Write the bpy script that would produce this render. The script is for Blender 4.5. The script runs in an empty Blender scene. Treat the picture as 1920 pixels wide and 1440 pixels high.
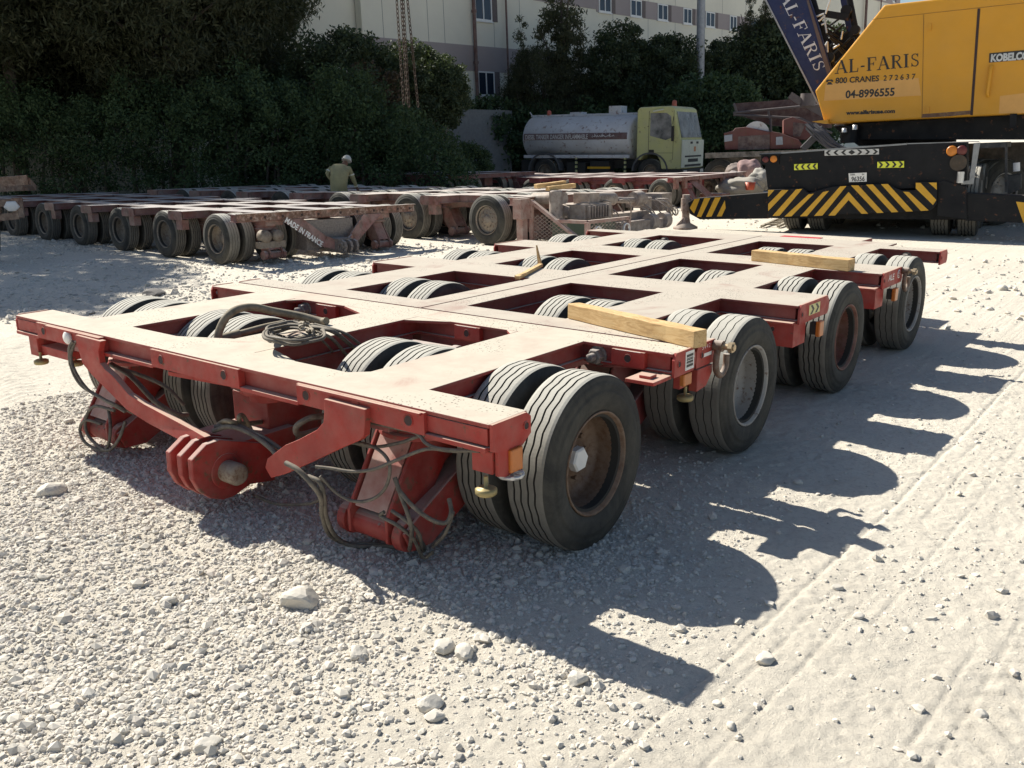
import bpy, math, random
import numpy as np
from mathutils import Vector, Matrix
random.seed(7); rng = np.random.default_rng(7)
SC = bpy.context.scene
COL = SC.collection
R = math.radians
# ---------------------------------------------------------------- camera model
CAM = np.array([3.741, -2.327, 1.709]); YAW, PIT, ROL = -.668, -.262, -.011; FPX = 1703.
def _basis():
    fw = np.array([math.sin(YAW)*math.cos(PIT), math.cos(YAW)*math.cos(PIT), math.sin(PIT)])
    rt = np.array([math.cos(YAW), -math.sin(YAW), 0.]); up = np.cross(rt, fw)
    return math.cos(ROL)*rt+math.sin(ROL)*up, -math.sin(ROL)*rt+math.cos(ROL)*up, fw
RT, UP, FW = _basis()
def ray(x, y): return FW+RT*(x-960)/FPX-UP*(y-720)/FPX
def at(x, y, z=0.): d = ray(x, y); return CAM+d*((z-CAM[2])/d[2])
def atd(x, y, D): return CAM+ray(x, y)*D
def aty(x, y, Y): d = ray(x, y); return CAM+d*((Y-CAM[1])/d[1])
def atx(x, y, X): d = ray(x, y); return CAM+d*((X-CAM[0])/d[0])
def unit(v): v = np.asarray(v, float); return v/np.linalg.norm(v)
GUP = unit(-(FW+RT*(1208-960)/FPX-UP*(7601-720)/FPX))      # true vertical of the yard behind (the near ground slopes a little)
class Plane:
    """a real plane in the yard: origin o, axis u (level), w (vertical), v = away from the camera"""
    def __init__(s, o, u):
        s.o = np.asarray(o, float); s.w = GUP; s.u = unit(np.asarray(u)-np.dot(u, GUP)*GUP)
        s.v = unit(np.cross(s.w, s.u))
        if np.dot(s.v, FW) < 0: s.v = -s.v
    def p(s, x, y, off=0.):
        d = ray(x, y); o = s.o+s.v*off
        return CAM+d*(np.dot(o-CAM, s.v)/np.dot(d, s.v))
# ---------------------------------------------------------------- objects
def tag(o, label=None, cat=None, group=None, kind=None):
    if label: o['label'] = label
    if cat: o['category'] = cat
    if group: o['group'] = group
    if kind: o['kind'] = kind
    return o
def thing(name, label, cat, loc=(0, 0, 0), rot=(0, 0, 0), group=None):
    o = bpy.data.objects.new(name, None); COL.objects.link(o)
    o.location = tuple(float(c) for c in loc); o.rotation_euler = rot; o.empty_display_size = .2
    return tag(o, label, cat, group)
def copy_tree(o, parent=None):
    c = o.copy(); COL.objects.link(c)
    if parent is not None: c.parent = parent
    for ch in list(o.children): copy_tree(ch, c)
    return c
class MB:
    """collects shapes and links them as one mesh object"""
    def __init__(s): s.v = []; s.f = []; s.m = []; s.sm = []
    def add(s, vs, fs, mi=0, smooth=False):
        n = len(s.v); s.v += [tuple(map(float, v)) for v in vs]
        for f in fs: s.f.append(tuple(n+i for i in f)); s.m.append(mi); s.sm.append(smooth)
        return s
    def box(s, a, b, mi=0):
        (x0, y0, z0), (x1, y1, z1) = a, b
        vs = [(x0,y0,z0),(x1,y0,z0),(x1,y1,z0),(x0,y1,z0),(x0,y0,z1),(x1,y0,z1),(x1,y1,z1),(x0,y1,z1)]
        return s.add(vs, [(0,3,2,1),(4,5,6,7),(0,1,5,4),(1,2,6,5),(2,3,7,6),(3,0,4,7)], mi)
    def obox(s, c, ax, ay, az, mi=0):
        """oriented box: centre and three half-axis vectors"""
        c, ax, ay, az = map(np.asarray, (c, ax, ay, az)); vs = []
        for k in (-1, 1):
            for i, j in ((-1,-1),(1,-1),(1,1),(-1,1)): vs.append(c+i*ax+j*ay+k*az)
        return s.add(vs, [(0,3,2,1),(4,5,6,7),(0,1,5,4),(1,2,6,5),(2,3,7,6),(3,0,4,7)], mi)
    def bar(s, a, b, w, h, up=(0, 0, 1), mi=0):
        a, b = np.asarray(a, float), np.asarray(b, float); d = unit(b-a); up = np.asarray(up, float)
        if abs(np.dot(d, up)) > .98: up = np.array([1., 0, 0])
        x = unit(np.cross(d, up)); z = np.cross(x, d)
        return s.obox((a+b)/2, x*w/2, (b-a)/2, z*h/2, mi)
    def prism(s, pts, ext, mi=0):
        """planar polygon extruded by vector"""
        pts = [np.asarray(p, float) for p in pts]; e = np.asarray(ext, float); n = len(pts)
        vs = pts+[p+e for p in pts]
        fs = [tuple(range(n))[::-1], tuple(range(n, 2*n))]+[(i, (i+1) % n, n+(i+1) % n, n+i) for i in range(n)]
        return s.add(vs, fs, mi)
    def tube(s, pts, r, n=8, mi=0, smooth=True, cap=True):
        P = [np.asarray(p, float) for p in pts]; rs = r if hasattr(r, '__len__') else [r]*len(P)
        t = [unit(P[min(i+1, len(P)-1)]-P[max(i-1, 0)]+1e-9) for i in range(len(P))]
        up = np.array([0, 0, 1.]) if abs(t[0][2]) < .9 else np.array([1., 0, 0])
        x = unit(np.cross(t[0], up)); vs = []; fs = []
        for i, p in enumerate(P):
            x = unit(x-np.dot(x, t[i])*t[i]); y = np.cross(t[i], x)
            for k in range(n):
                a = 2*math.pi*k/n; vs.append(p+rs[i]*(math.cos(a)*x+math.sin(a)*y))
        for i in range(len(P)-1):
            for k in range(n): fs.append((i*n+k, i*n+(k+1) % n, (i+1)*n+(k+1) % n, (i+1)*n+k))
        s.add(vs, fs, mi, smooth)
        if cap: s.add(vs[:n], [tuple(range(n))[::-1]], mi); s.add(vs[-n:], [tuple(range(n))], mi)
        return s
    def lathe(s, prof, c, axis, n=32, mi=0, smooth=True, close=False, cap0=True):
        """prof: (distance along axis, radius)"""
        c = np.asarray(c, float); a = unit(axis); q = np.array([0, 0, 1.]) if abs(a[2]) < .9 else np.array([1., 0, 0])
        x = unit(np.cross(a, q)); y = np.cross(a, x); vs = []; fs = []
        for h, r in prof:
            for k in range(n):
                t = 2*math.pi*k/n; vs.append(c+a*h+r*(math.cos(t)*x+math.sin(t)*y))
        m = len(prof)
        for i in range(m-1 if not close else m):
            j = (i+1) % m
            for k in range(n): fs.append((i*n+k, i*n+(k+1) % n, j*n+(k+1) % n, j*n+k))
        s.add(vs, fs, mi, smooth)
        if not close:
            if prof[0][1] > 1e-4 and cap0: s.add(vs[:n], [tuple(range(n))[::-1]], mi)
            if prof[-1][1] > 1e-4: s.add(vs[-n:], [tuple(range(n))], mi)
        return s
    def cyl(s, a, b, r, n=16, mi=0, r2=None): return s.tube([a, b], [r, r if r2 is None else r2], n, mi)
    def build(s, name, mats, parent=None, bevel=0, off=None, fix=True):
        me = bpy.data.meshes.new(name)
        vs = s.v
        if off is not None: vs = [(x-off[0], y-off[1], z-off[2]) for x, y, z in vs]
        me.from_pydata(vs, [], s.f)
        for m in (mats if isinstance(mats, (list, tuple)) else [mats]): me.materials.append(m)
        me.polygons.foreach_set('material_index', s.m); me.polygons.foreach_set('use_smooth', s.sm)
        if fix:
            import bmesh
            bm = bmesh.new(); bm.from_mesh(me); bmesh.ops.recalc_face_normals(bm, faces=bm.faces); bm.to_mesh(me); bm.free()
        me.update()
        o = bpy.data.objects.new(name, me); COL.objects.link(o)
        if parent is not None: o.parent = parent
        if bevel:
            b = o.modifiers.new('bevel', 'BEVEL'); b.width = bevel; b.segments = 2; b.limit_method = 'ANGLE'; b.angle_limit = R(40)
        return o
def spline(P, k=6):
    P = [np.asarray(p, float) for p in P]; Q = [2*P[0]-P[1]]+P+[2*P[-1]-P[-2]]; out = []
    for i in range(1, len(Q)-2):
        for j in range(k):
            t = j/k; a, b, c, d = Q[i-1:i+3]
            out.append(.5*((2*b)+(-a+c)*t+(2*a-5*b+4*c-d)*t*t+(-a+3*b-3*c+d)*t**3))
    return out+[P[-1]]
# ---------------------------------------------------------------- materials
def nodes(name):
    m = bpy.data.materials.new(name); m.use_nodes = True; nt = m.node_tree
    return m, nt, nt.nodes['Principled BSDF'], nt.nodes, nt.links
def N(nt, t, **kw):
    n = nt.nodes.new(t)
    for k, v in kw.items():
        if k in n.inputs: n.inputs[k].default_value = v
        else: setattr(n, k, v)
    return n
def noise(nt, scale, detail=5, rough=.6, vec=None, dist=0):
    n = N(nt, 'ShaderNodeTexNoise'); n.inputs['Scale'].default_value = scale; n.inputs['Detail'].default_value = detail
    n.inputs['Roughness'].default_value = rough; n.inputs['Distortion'].default_value = dist
    if vec is None:
        tc = N(nt, 'ShaderNodeTexCoord'); vec = tc.outputs['Object']
    nt.links.new(vec, n.inputs['Vector']); return n.outputs['Fac']
def ramp(nt, fac, stops):
    r = N(nt, 'ShaderNodeValToRGB'); e = r.color_ramp.elements
    while len(e) < len(stops): e.new(.5)
    for i, (p, c) in enumerate(stops):
        e[i].position = p; e[i].color = (*(c if hasattr(c, '__len__') else (c, c, c)), 1)
    nt.links.new(fac, r.inputs['Fac']); return r.outputs['Color']
def mix(nt, fac, a, b, mode='MIX'):
    n = nt.nodes.new('ShaderNodeMix'); n.data_type = 'RGBA'; n.blend_type = mode
    for i, v in ((0, fac), (6, a), (7, b)):
        if isinstance(v, bpy.types.NodeSocket): nt.links.new(v, n.inputs[i])
        elif hasattr(v, '__len__'): n.inputs[i].default_value = (*v, 1) if len(v) == 3 else v
        else: n.inputs[i].default_value = v
    return n.outputs[2]
def mth(nt, op, a, b=0., clamp=False):
    n = nt.nodes.new('ShaderNodeMath'); n.operation = op; n.use_clamp = clamp
    for i, v in ((0, a), (1, b)):
        if isinstance(v, bpy.types.NodeSocket): nt.links.new(v, n.inputs[i])
        else: n.inputs[i].default_value = v
    return n.outputs[0]
def bump(nt, bs, h, strength=.3, dist=.01):
    b = N(nt, 'ShaderNodeBump'); b.inputs['Strength'].default_value = strength; b.inputs['Distance'].default_value = dist
    nt.links.new(h, b.inputs['Height']); nt.links.new(b.outputs['Normal'], bs.inputs['Normal']); return b
def upness(nt, lo=.55, hi=.95):
    g = N(nt, 'ShaderNodeNewGeometry'); s = N(nt, 'ShaderNodeSeparateXYZ'); nt.links.new(g.outputs['True Normal'], s.inputs[0])
    return mth(nt, 'MULTIPLY', mth(nt, 'SUBTRACT', s.outputs[2], lo), 1/(hi-lo), True)
def painted(name, col, col2=None, toprough=.9, spec=.5, dust=(.5, .44, .38), top=.9, side=.25, rust=.1, rough=.55, metal=0., specks=False, rustc=(.12, .05, .025), ns=3.):
    """worn paint: colour variation, rust spots, settled dust on level faces and in patches"""
    m, nt, bs, nd, lk = nodes(name); col2 = col2 or tuple(c*.75 for c in col)
    c = mix(nt, ramp(nt, noise(nt, ns, 6), [(.35, 0), (.65, 1)]), col, col2)
    if rust:
        rf = ramp(nt, noise(nt, ns*4.3, 8, .7), [(.62-rust*.5, 0), (.68-rust*.3, 1)]); c = mix(nt, rf, c, rustc)
    d2 = ramp(nt, noise(nt, ns*1.7, 7, .65), [(.35, .0), (.75, side*2.)])
    dcol = mix(nt, noise(nt, ns*2.5, 6), dust, tuple(x*.82 for x in dust))
    c = mix(nt, d2, c, dcol)
    if top:
        un = upness(nt); tf = ramp(nt, noise(nt, ns*.8, 8, .7), [(.30, min(1, top*.55)), (.50, min(1, top))])
        f = mth(nt, 'MULTIPLY', un, tf)
        c = mix(nt, f, c, dcol)
        if specks:
            v = N(nt, 'ShaderNodeTexVoronoi'); v.inputs['Scale'].default_value = 55
            tc = N(nt, 'ShaderNodeTexCoord'); lk.new(tc.outputs['Object'], v.inputs['Vector'])
            sp = mth(nt, 'LESS_THAN', v.outputs['Distance'], .23)
            ms = ramp(nt, noise(nt, 2.3, 4, .6), [(.47, 0), (.56, 1)])
            c = mix(nt, mth(nt, 'MULTIPLY', mth(nt, 'MULTIPLY', sp, ms), un), c, tuple(x*.2 for x in dust))
            st = ramp(nt, noise(nt, 1.7, 7, .7, dist=1.5), [(.57, 0), (.70, .7)])
            c = mix(nt, mth(nt, 'MULTIPLY', st, un), c, tuple(.45*a+.45*b for a, b in zip(col, dust)))
    lk.new(c, bs.inputs['Base Color']); bs.inputs['Metallic'].default_value = metal
    rr = ramp(nt, noise(nt, ns*3, 5), [(.3, max(.2, rough-.12)), (.7, min(1, rough+.2))])
    un2 = upness(nt); lk.new(mix(nt, un2, rr, (toprough,)*3), bs.inputs['Roughness']); bs.inputs['Specular IOR Level'].default_value = spec
    bump(nt, bs, noise(nt, 60, 6, .7), .15, .004)
    return m
def plain(name, col, rough=.6, metal=0., var=.15, ns=8., emit=None):
    m, nt, bs, nd, lk = nodes(name)
    c = mix(nt, ramp(nt, noise(nt, ns, 6, .65), [(.3, 0), (.7, 1)]), tuple(x*(1-var) for x in col), tuple(min(1, x*(1+var)) for x in col))
    lk.new(c, bs.inputs['Base Color']); bs.inputs['Roughness'].default_value = rough; bs.inputs['Metallic'].default_value = metal
    bump(nt, bs, noise(nt, ns*8, 5), .1, .003)
    return m
M = {}
M['red'] = painted('red paint', (.30, .020, .015), (.22, .017, .014), dust=(.54, .485, .395), top=1.4, side=.1, rust=.03, specks=True)
M['armred'] = painted('arm red paint', (.34, .022, .016), (.23, .02, .015), dust=(.5, .42, .36), top=.85, side=.1, rust=.12, ns=4)
M['deckred'] = painted('deck red dusty brown', (.20, .018, .014), (.15, .016, .014), dust=(.475, .425, .355), top=1.5, side=.08, rust=.03, specks=True)
M['red2'] = M['armred']
M['pin'] = painted('rusty pin', (.26, .22, .17), (.18, .13, .09), dust=(.4, .35, .28), top=.4, side=.4, rust=.3, ns=12)
M['redside'] = painted('red paint dusty', (.39, .028, .019), (.29, .025, .019), dust=(.50, .36, .28), top=.95, side=.07, rust=.05, ns=5)
M['oldred'] = painted('faded red paint', (.20, .055, .042), (.13, .045, .035), toprough=.42, dust=(.52, .48, .46), top=1.4, side=.16, rust=.25, ns=2.5)  # real dust, its level-face tone lightened to paint in the deck's glints too
M['pinkred'] = painted('pink dusty frame', (.27, .10, .08), (.19, .08, .062), toprough=.5, dust=(.58, .52, .47), top=1.4, side=.22, rust=.25, ns=2.5)
M['deepred'] = painted('deep red paint', (.27, .03, .028), (.2, .03, .03), toprough=.5, dust=(.5, .44, .41), top=1.2, side=.15, rust=.1, ns=2.5)
M['peel'] = painted('peeling pale paint', (.45, .40, .35), (.34, .12, .08), dust=(.6, .55, .5), top=1., side=.1, rust=.5, ns=5)
M['dark'] = plain('dark grease', (.03, .028, .025), .7)
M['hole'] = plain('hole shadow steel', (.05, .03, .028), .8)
M['hose'] = painted('rubber hose', (.045, .042, .038), (.07, .06, .05), dust=(.3, .26, .2), top=.5, side=.3, rust=0, ns=14)
M['hosebrown'] = painted('thick brown hose', (.10, .085, .055), (.14, .12, .08), dust=(.34, .29, .21), top=.6, side=.35, rust=0, ns=14)
M['steel'] = plain('greasy steel', (.16, .14, .12), .45, .6)
M['bolt'] = painted('dull bolt steel', (.17, .15, .14), dust=(.45, .4, .35), top=.7, side=.3, rust=.2, ns=20)
M['silver'] = plain('silver paint', (.55, .55, .54), .35, .5)
M['brass'] = plain('yellowed brass', (.30, .24, .11), .5, .4)
M['orange'] = plain('orange lens', (.50, .15, .025), .3)
M['redlens'] = plain('red lens', (.35, .03, .03), .3)
M['white'] = plain('white sticker', (.78, .77, .74), .5, var=.05)
M['black'] = plain('black print', (.02, .02, .02), .5)
M['yellowst'] = plain('yellow reflective tape', (.75, .78, .06), .4, var=.05)
M['paleyel'] = plain('pale yellow sticker', (.62, .58, .25), .5)
def mat_tread():
    m, nt, bs, nd, lk = nodes('dusty tread rubber')
    c = mix(nt, ramp(nt, noise(nt, 9, 7, .7), [(.3, 0), (.7, 1)]), (.14, .13, .11), (.22, .205, .175))
    c = mix(nt, ramp(nt, noise(nt, 2.2, 5, .7), [(.5, 0), (.72, .65)]), c, (.075, .075, .07))
    c = mix(nt, upness(nt, .1, .8), c, mix(nt, noise(nt, 12, 6), (.50, .48, .42), (.34, .325, .285)))
    lk.new(c, bs.inputs['Base Color']); bs.inputs['Roughness'].default_value = .85
    bump(nt, bs, noise(nt, 90, 6, .7), .3, .004); return m
def mat_side():
    m, nt, bs, nd, lk = nodes('tyre sidewall rubber')
    c = mix(nt, ramp(nt, noise(nt, 4, 8, .75, dist=.6), [(.38, 0), (.7, 1)]), (.02, .02, .018), (.078, .072, .058))
    lk.new(c, bs.inputs['Base Color']); bs.inputs['Roughness'].default_value = .8
    bump(nt, bs, noise(nt, 50, 6, .7), .25, .004); return m
M['tread'] = mat_tread(); M['side'] = mat_side(); M['groove'] = plain('tyre groove', (.035, .033, .029), .9)
M['rimrust'] = painted('rusty rim', (.16, .10, .065), (.12, .075, .05), dust=(.28, .2, .14), top=.2, side=.3, rust=.3, ns=9, rustc=(.10, .045, .02))
M['rimgrey'] = painted('grey rim', (.33, .32, .30), (.27, .25, .23), dust=(.42, .38, .33), top=.2, side=.25, rust=.12, ns=8)
M['rimred'] = painted('brown red rim', (.19, .05, .035), (.14, .06, .045), dust=(.3, .2, .16), top=.2, side=.3, rust=.3, ns=8)
M['rimold'] = painted('dusty tan rim', (.24, .20, .15), (.16, .13, .10), dust=(.4, .35, .29), top=.2, side=.3, rust=.2, ns=8)
def mat_wood():
    m, nt, bs, nd, lk = nodes('sawn timber'); tc = N(nt, 'ShaderNodeTexCoord'); mp = N(nt, 'ShaderNodeMapping')
    mp.inputs['Scale'].default_value = (1.3, 8, 8); lk.new(tc.outputs['Object'], mp.inputs['Vector'])
    f = noise(nt, 2.6, 8, .75, vec=mp.outputs['Vector'], dist=2.2)
    c = ramp(nt, f, [(.25, (.24, .13, .05)), (.44, (.52, .33, .14)), (.56, (.64, .45, .22)), (.7, (.36, .2, .08))])
    k = ramp(nt, noise(nt, 3.3, 5, .7, dist=2), [(.6, 0), (.7, .5)]); c = mix(nt, k, c, (.3, .18, .09))
    lk.new(c, bs.inputs['Base Color']); bs.inputs['Roughness'].default_value = .75; bump(nt, bs, f, .4, .004); return m
M['wood'] = mat_wood()
# ---------------------------------------------------------------- wheels
def tyre_mesh(worn=False):
    segs = 144; RR = .3835; P = []   # (x, r, mat, zig)
    P += [(.086, .224, 1, 0), (.100, .235, 1, 0), (.107, .27, 1, 0), (.109, .30, 1, 0), (.108, .312, 1, 0), (.1055, .314, 1, 0), (.1045, .33, 1, 0), (.101, .352, 1, 0), (.098, .354, 1, 0), (.0965, .366, 1, 0)]
    gr = (.052, .018, -.018, -.052) if not worn else (.045, 0, -.045)
    w, d, z = (.0038, .011, .0030) if not worn else (.0022, .006, .003)
    P.append((.088, .3775, 0, 0)); P.append((.076, .3815, 0, 0))
    for g in gr:
        P += [(g+w+.0006, RR-.0005, 2, z), (g+w*.7, RR-d, 2, z), (g-w*.7, RR-d, 2, z), (g-w-.0006, RR-.0005, 0, z)]
    P += [(-.076, .3815, 0, 0), (-.088, .3775, 1, 0), (-.096, .366, 1, 0), (-.099, .354, 1, 0), (-.101, .352, 1, 0), (-.106, .33, 1, 0), (-.109, .30, 1, 0), (-.107, .27, 1, 0), (-.100, .235, 1, 0), (-.086, .224, 1, 0), (-.08, .2, 2, 0), (.08, .2, 2, 0)]
    n = len(P); vs = []; fs = []; ms = []
    for s in range(segs):
        a = 2*math.pi*s/segs; tri = abs(((s/3.) % 2)-1)*2-1
        for x, r, m, z in P: vs.append((x+z*tri, r*math.cos(a), r*math.sin(a)))
    for s in range(segs):
        t = (s+1) % segs
        for i in range(n):
            j = (i+1) % n; fs.append((s*n+i, s*n+j, t*n+j, t*n+i)); ms.append(P[i][2])
    me = bpy.data.meshes.new('wheel'); me.from_pydata(vs, [], fs)
    for k in ('tread', 'side', 'groove'): me.materials.append(M[k])
    me.polygons.foreach_set('material_index', ms); me.polygons.foreach_set('use_smooth', [m == 1 for m in ms]); me.update()
    import bmesh
    bm = bmesh.new(); bm.from_mesh(me); bmesh.ops.recalc_face_normals(bm, faces=bm.faces); bm.to_mesh(me); bm.free()
    return me
TYRE = tyre_mesh(); TYREW = tyre_mesh(True)
def rim_mesh(mat, convex=False):
    b = MB()
    if not convex:
        pr = [(.088, .226), (.100, .229), (.103, .224), (.098, .217), (.082, .212), (.07, .203), (.03, .199), (-.02, .196), (-.035, .192), (-.055, .15), (-.06, .11), (-.052, .085), (-.02, .08), (-.018, 0)]
    else:
        pr = [(.088, .226), (.100, .229), (.103, .224), (.098, .217), (.07, .205), (.05, .195), (.06, .16), (.075, .12), (.078, .08), (.10, .072), (.105, .05), (.105, 0)]
    b.lathe(pr, (0, 0, 0), (1, 0, 0), 48, cap0=False)
    for k in range(10):                                  # wheel nuts
        a = 2*math.pi*k/10; x0 = -.058 if not convex else .07
        b.cyl((x0, .115*math.cos(a), .115*math.sin(a)), (x0+.022, .115*math.cos(a), .115*math.sin(a)), .011, 6)
    o = b.build('rim', mat, fix=False); me = o.data; bpy.data.objects.remove(o); return me
RIM = {k: rim_mesh(M[k]) for k in ('rimrust', 'rimgrey', 'rimred', 'rimold')}
RIMC = rim_mesh(M['rimold'], True)
_h = MB().lathe([(-.05, .056), (.012, .056), (.02, .048), (.02, 0)], (0, 0, 0), (1, 0, 0), 6, smooth=False).build('hub', M['white']); HUB = _h.data; bpy.data.objects.remove(_h)
def put_wheel(parent, x, y, face, rim='rimold', worn=False, spin=0., hub=False, scale=1., convex=False):
    t = bpy.data.objects.new('wheel', TYREW if worn else TYRE); COL.objects.link(t); t.parent = parent
    t.location = (x, y, .3835*scale); t.rotation_euler = (spin, 0, 0 if face > 0 else math.pi); t.scale = (scale,)*3
    r = bpy.data.objects.new('rim', RIMC if convex else RIM[rim]); COL.objects.link(r); r.parent = t
    if hub:
        h = bpy.data.objects.new('hub', HUB); COL.objects.link(h); h.parent = t
    return t
# ---------------------------------------------------------------- deck frames
def slab(mb, rects, z0, z1, inset=0., mi=0):
    rs = [(a+inset, b-inset, c+inset, d-inset) for a, b, c, d in rects]
    X = sorted({round(v, 4) for r in rs for v in r[:2]}); Y = sorted({round(v, 4) for r in rs for v in r[2:]})
    F = [[any(r[0]-1e-4 <= (X[i]+X[i+1])/2 <= r[1]+1e-4 and r[2]-1e-4 <= (Y[j]+Y[j+1])/2 <= r[3]+1e-4 for r in rs) for j in range(len(Y)-1)] for i in range(len(X)-1)]
    vid = {}; vs = []; fs = []
    def v(i, j, k):
        if (i, j, k) not in vid: vid[(i, j, k)] = len(vs); vs.append((X[i], Y[j], (z0, z1)[k]))
        return vid[(i, j, k)]
    g = lambda i, j: 0 <= i < len(X)-1 and 0 <= j < len(Y)-1 and F[i][j]
    for i in range(len(X)-1):
        for j in range(len(Y)-1):
            if not F[i][j]: continue
            fs.append((v(i,j,1), v(i+1,j,1), v(i+1,j+1,1), v(i,j+1,1))); fs.append((v(i,j,0), v(i,j+1,0), v(i+1,j+1,0), v(i+1,j,0)))
            if not g(i-1, j): fs.append((v(i,j,0), v(i,j,1), v(i,j+1,1), v(i,j+1,0)))
            if not g(i+1, j): fs.append((v(i+1,j,0), v(i+1,j+1,0), v(i+1,j+1,1), v(i+1,j,1)))
            if not g(i, j-1): fs.append((v(i,j,0), v(i+1,j,0), v(i+1,j,1), v(i,j,1)))
            if not g(i, j+1): fs.append((v(i,j+1,0), v(i,j+1,1), v(i+1,j+1,1), v(i+1,j+1,0)))
    mb.add(vs, fs, mi)
def girders(rects, zt, depth=.1, over=.022):
    b = MB(); slab(b, rects, zt-.016, zt); slab(b, rects, zt-depth+.012, zt-.0165, over); slab(b, rects, zt-depth, zt-depth+.0115, .004); return b
def end_plate(mb, x, y0, y1, zt, s=1, mi=0, drop=.112):
    """chamfered plate closing a cross beam, with a dark bolt hole"""
    c = .02
    pts = [(x, y0, zt-.03), (x, y0+c, zt+.004), (x, y1-c*1.6, zt+.004), (x, y1, zt-.03), (x, y1, zt-drop+.03), (x, y1-c, zt-drop), (x, y0, zt-drop)]
    mb.prism(pts, (s*.014, 0, 0), mi)
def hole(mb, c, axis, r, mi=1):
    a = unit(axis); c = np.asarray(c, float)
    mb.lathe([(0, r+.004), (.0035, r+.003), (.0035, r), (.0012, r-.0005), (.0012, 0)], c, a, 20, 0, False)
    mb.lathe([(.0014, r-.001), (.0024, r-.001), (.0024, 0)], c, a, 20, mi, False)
def bogie(parent, xb, yw, mat, first=False, cyl=True):
    """steering bogie: turntable, down leg, pivot, trailing arm, axle with drums"""
    b = MB(); yp = yw-.60; yt = yw-.36
    b.lathe([(0, .19), (.02, .19), (.02, .165), (.06, .165), (.06, .15), (.13, .15)], (xb, yt, .51), (0, 0, 1), 28)
    for s in (-1, 1):                                     # side plates of the leg
        x = xb-.04+s*.105
        b.prism([(x, yt+.15, .52), (x, yt-.12, .52), (x, yp-.075, .20), (x, yp-.075, .10), (x, yp, .06), (x, yp+.08, .10), (x, yt+.05, .36), (x, yt+.15, .43)], (s*.016, 0, 0))
    b.prism([(xb-.133, yt-.125, .50), (xb+.053, yt-.125, .50), (xb+.053, yp-.055, .215), (xb-.133, yp-.055, .215)], (0, .012, .003), 1)
    b.lathe([(0, .068), (.05, .074), (.05, .052), (.09, .052), (.09, .06), (.31, .06), (.31, .05), (.34, .05), (.34, .075), (.385, .07), (.385, .035), (.37, .03), (.37, 0)], (xb-.24, yp, .13), (1, 0, 0), 24)
    for s in (0, 1):                                     # trailing arm
        x = xb+.0+s*.15
        b.prism([(x, yp-.06, .16), (x, yp-.02, .07), (x, yp+.1, .065), (x, yw-.1, .26), (x, yw+.08, .31), (x, yw+.08, .43), (x, yw-.1, .45), (x, yp+.1, .25)], (.016, 0, 0))
    b.bar((xb+.083, yp+.04, .15), (xb+.083, yw, .37), .14, .10)
    b.cyl((xb-.50, yw, .3835), (xb+.50, yw, .3835), .045, 16)
    for s in (-1, 1): b.lathe([(0, .06), (.01, .15), (.16, .15), (.17, .06)], (xb+(.08 if s > 0 else -.26), yw, .3835), (1, 0, 0), 28, 2)
    b.cyl((xb-.12, yw-.28, .56), (xb-.12, yw-.40, .30), .045, 14); b.cyl((xb-.12, yw-.40, .30), (xb-.10, yp+.1, .16), .026, 12, 2)
    return b.build('suspension_arm', [mat, M['pinkred'] if not first else M['dustface'], M['steel']], parent, .004)
M['dustface'] = painted('dusty inner face', (.42, .2, .17), (.3, .1, .08), dust=(.55, .42, .36), top=.9, side=.5, rust=.05, ns=4)
M['cyl'] = painted('primer grey cylinder', (.24, .17, .16), (.18, .1, .09), dust=(.4, .35, .32), top=.7, side=.3, rust=.05)
# ---------------------------------------------------------------- the main trailer
T = thing('heavy_trailer', 'wide red platform trailer nearest the camera, dusty deck with open bays over the wheels', 'trailer')
H = .75
rects1 = [(-1.8, 1.8, 0, .22), (-1.31, -.9, 0, 1.53), (.9, 1.31, 0, 1.53), (-.17, .18, 0, 1.53), (-1.8, 1.8, 1.33, 1.53)]
b = girders(rects1, H)
for p in ([(-.9, 1.335), (-.9, 1.25), (-.82, 1.335)], [(-.172, 1.335), (-.45, 1.335), (-.172, 1.22)], [(.175, 1.335), (.175, 1.22), (.44, 1.335)], [(.895, 1.335), (.82, 1.335), (.895, 1.27)], [(.175, .215), (.175, .33), (.5, .215)], [(-.172, .215), (-.5, .215), (-.172, .36)], [(.905, .215), (.81, .215), (.905, .3)]):
    b.prism([(x, y, H-.0175) for x, y in p], (0, 0, .016))
b.build('front_frame', [M['red'], M['hole']], T, .003)
for s in (-1, 1):
    a, c = (-1, -.007) if s < 0 else (.007, 1)
    e = lambda x0, x1, y0, y1: (min(s*x0, s*x1), max(s*x0, s*x1), y0, y1)
    rr = [e(.007, 1.8, 1.55, 1.76), e(.9, 1.31, 1.55, 6.45), e(.007, .18, 1.55, 6.5), e(.007, 1.8, 2.86, 3.34), e(.007, 1.8, 4.45, 4.93), e(.007, 1.8, 6.05, 6.28), e(.007, 1.31, 6.05, 6.55)]
    o = girders(rr, H).build('deck_frame', [M['deckred'] if 'deckred' in M else M['red']], T, .003)
rear = MB(); slab(rear, [(-.95, .95, 6.56, 7.0)], H-.05, H-.012); rear.build('rear_plate', M['red'], T, .003)
b = MB(); b.box((.15, 6.62, H-.0115), (.55, 6.74, H-.007)); b.build('repaint_patch', plain('bright red repaint', (.5, .03, .04), .5), T)
# deeper central box and longitudinal boxes under the deck
b = MB()
b.box((-.165, .3, .50), (.165, 1.3, .648)); b.box((-.165, 1.4, .40), (.165, 6.4, .648))
for s in (-1, 1):
    b.box((s*1.105-.14, .05, .6), (s*1.105+.14, 6.4, .648))
    for y in (1.36, 1.6, 2.9, 3.14, 4.5, 4.73, 6.1): b.box((s*.17 if s > 0 else -.86, y, .5), (.86 if s > 0 else -.17, y+.16, .648))
b.build('under_frame', M['deepred'], T, .004)
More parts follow.
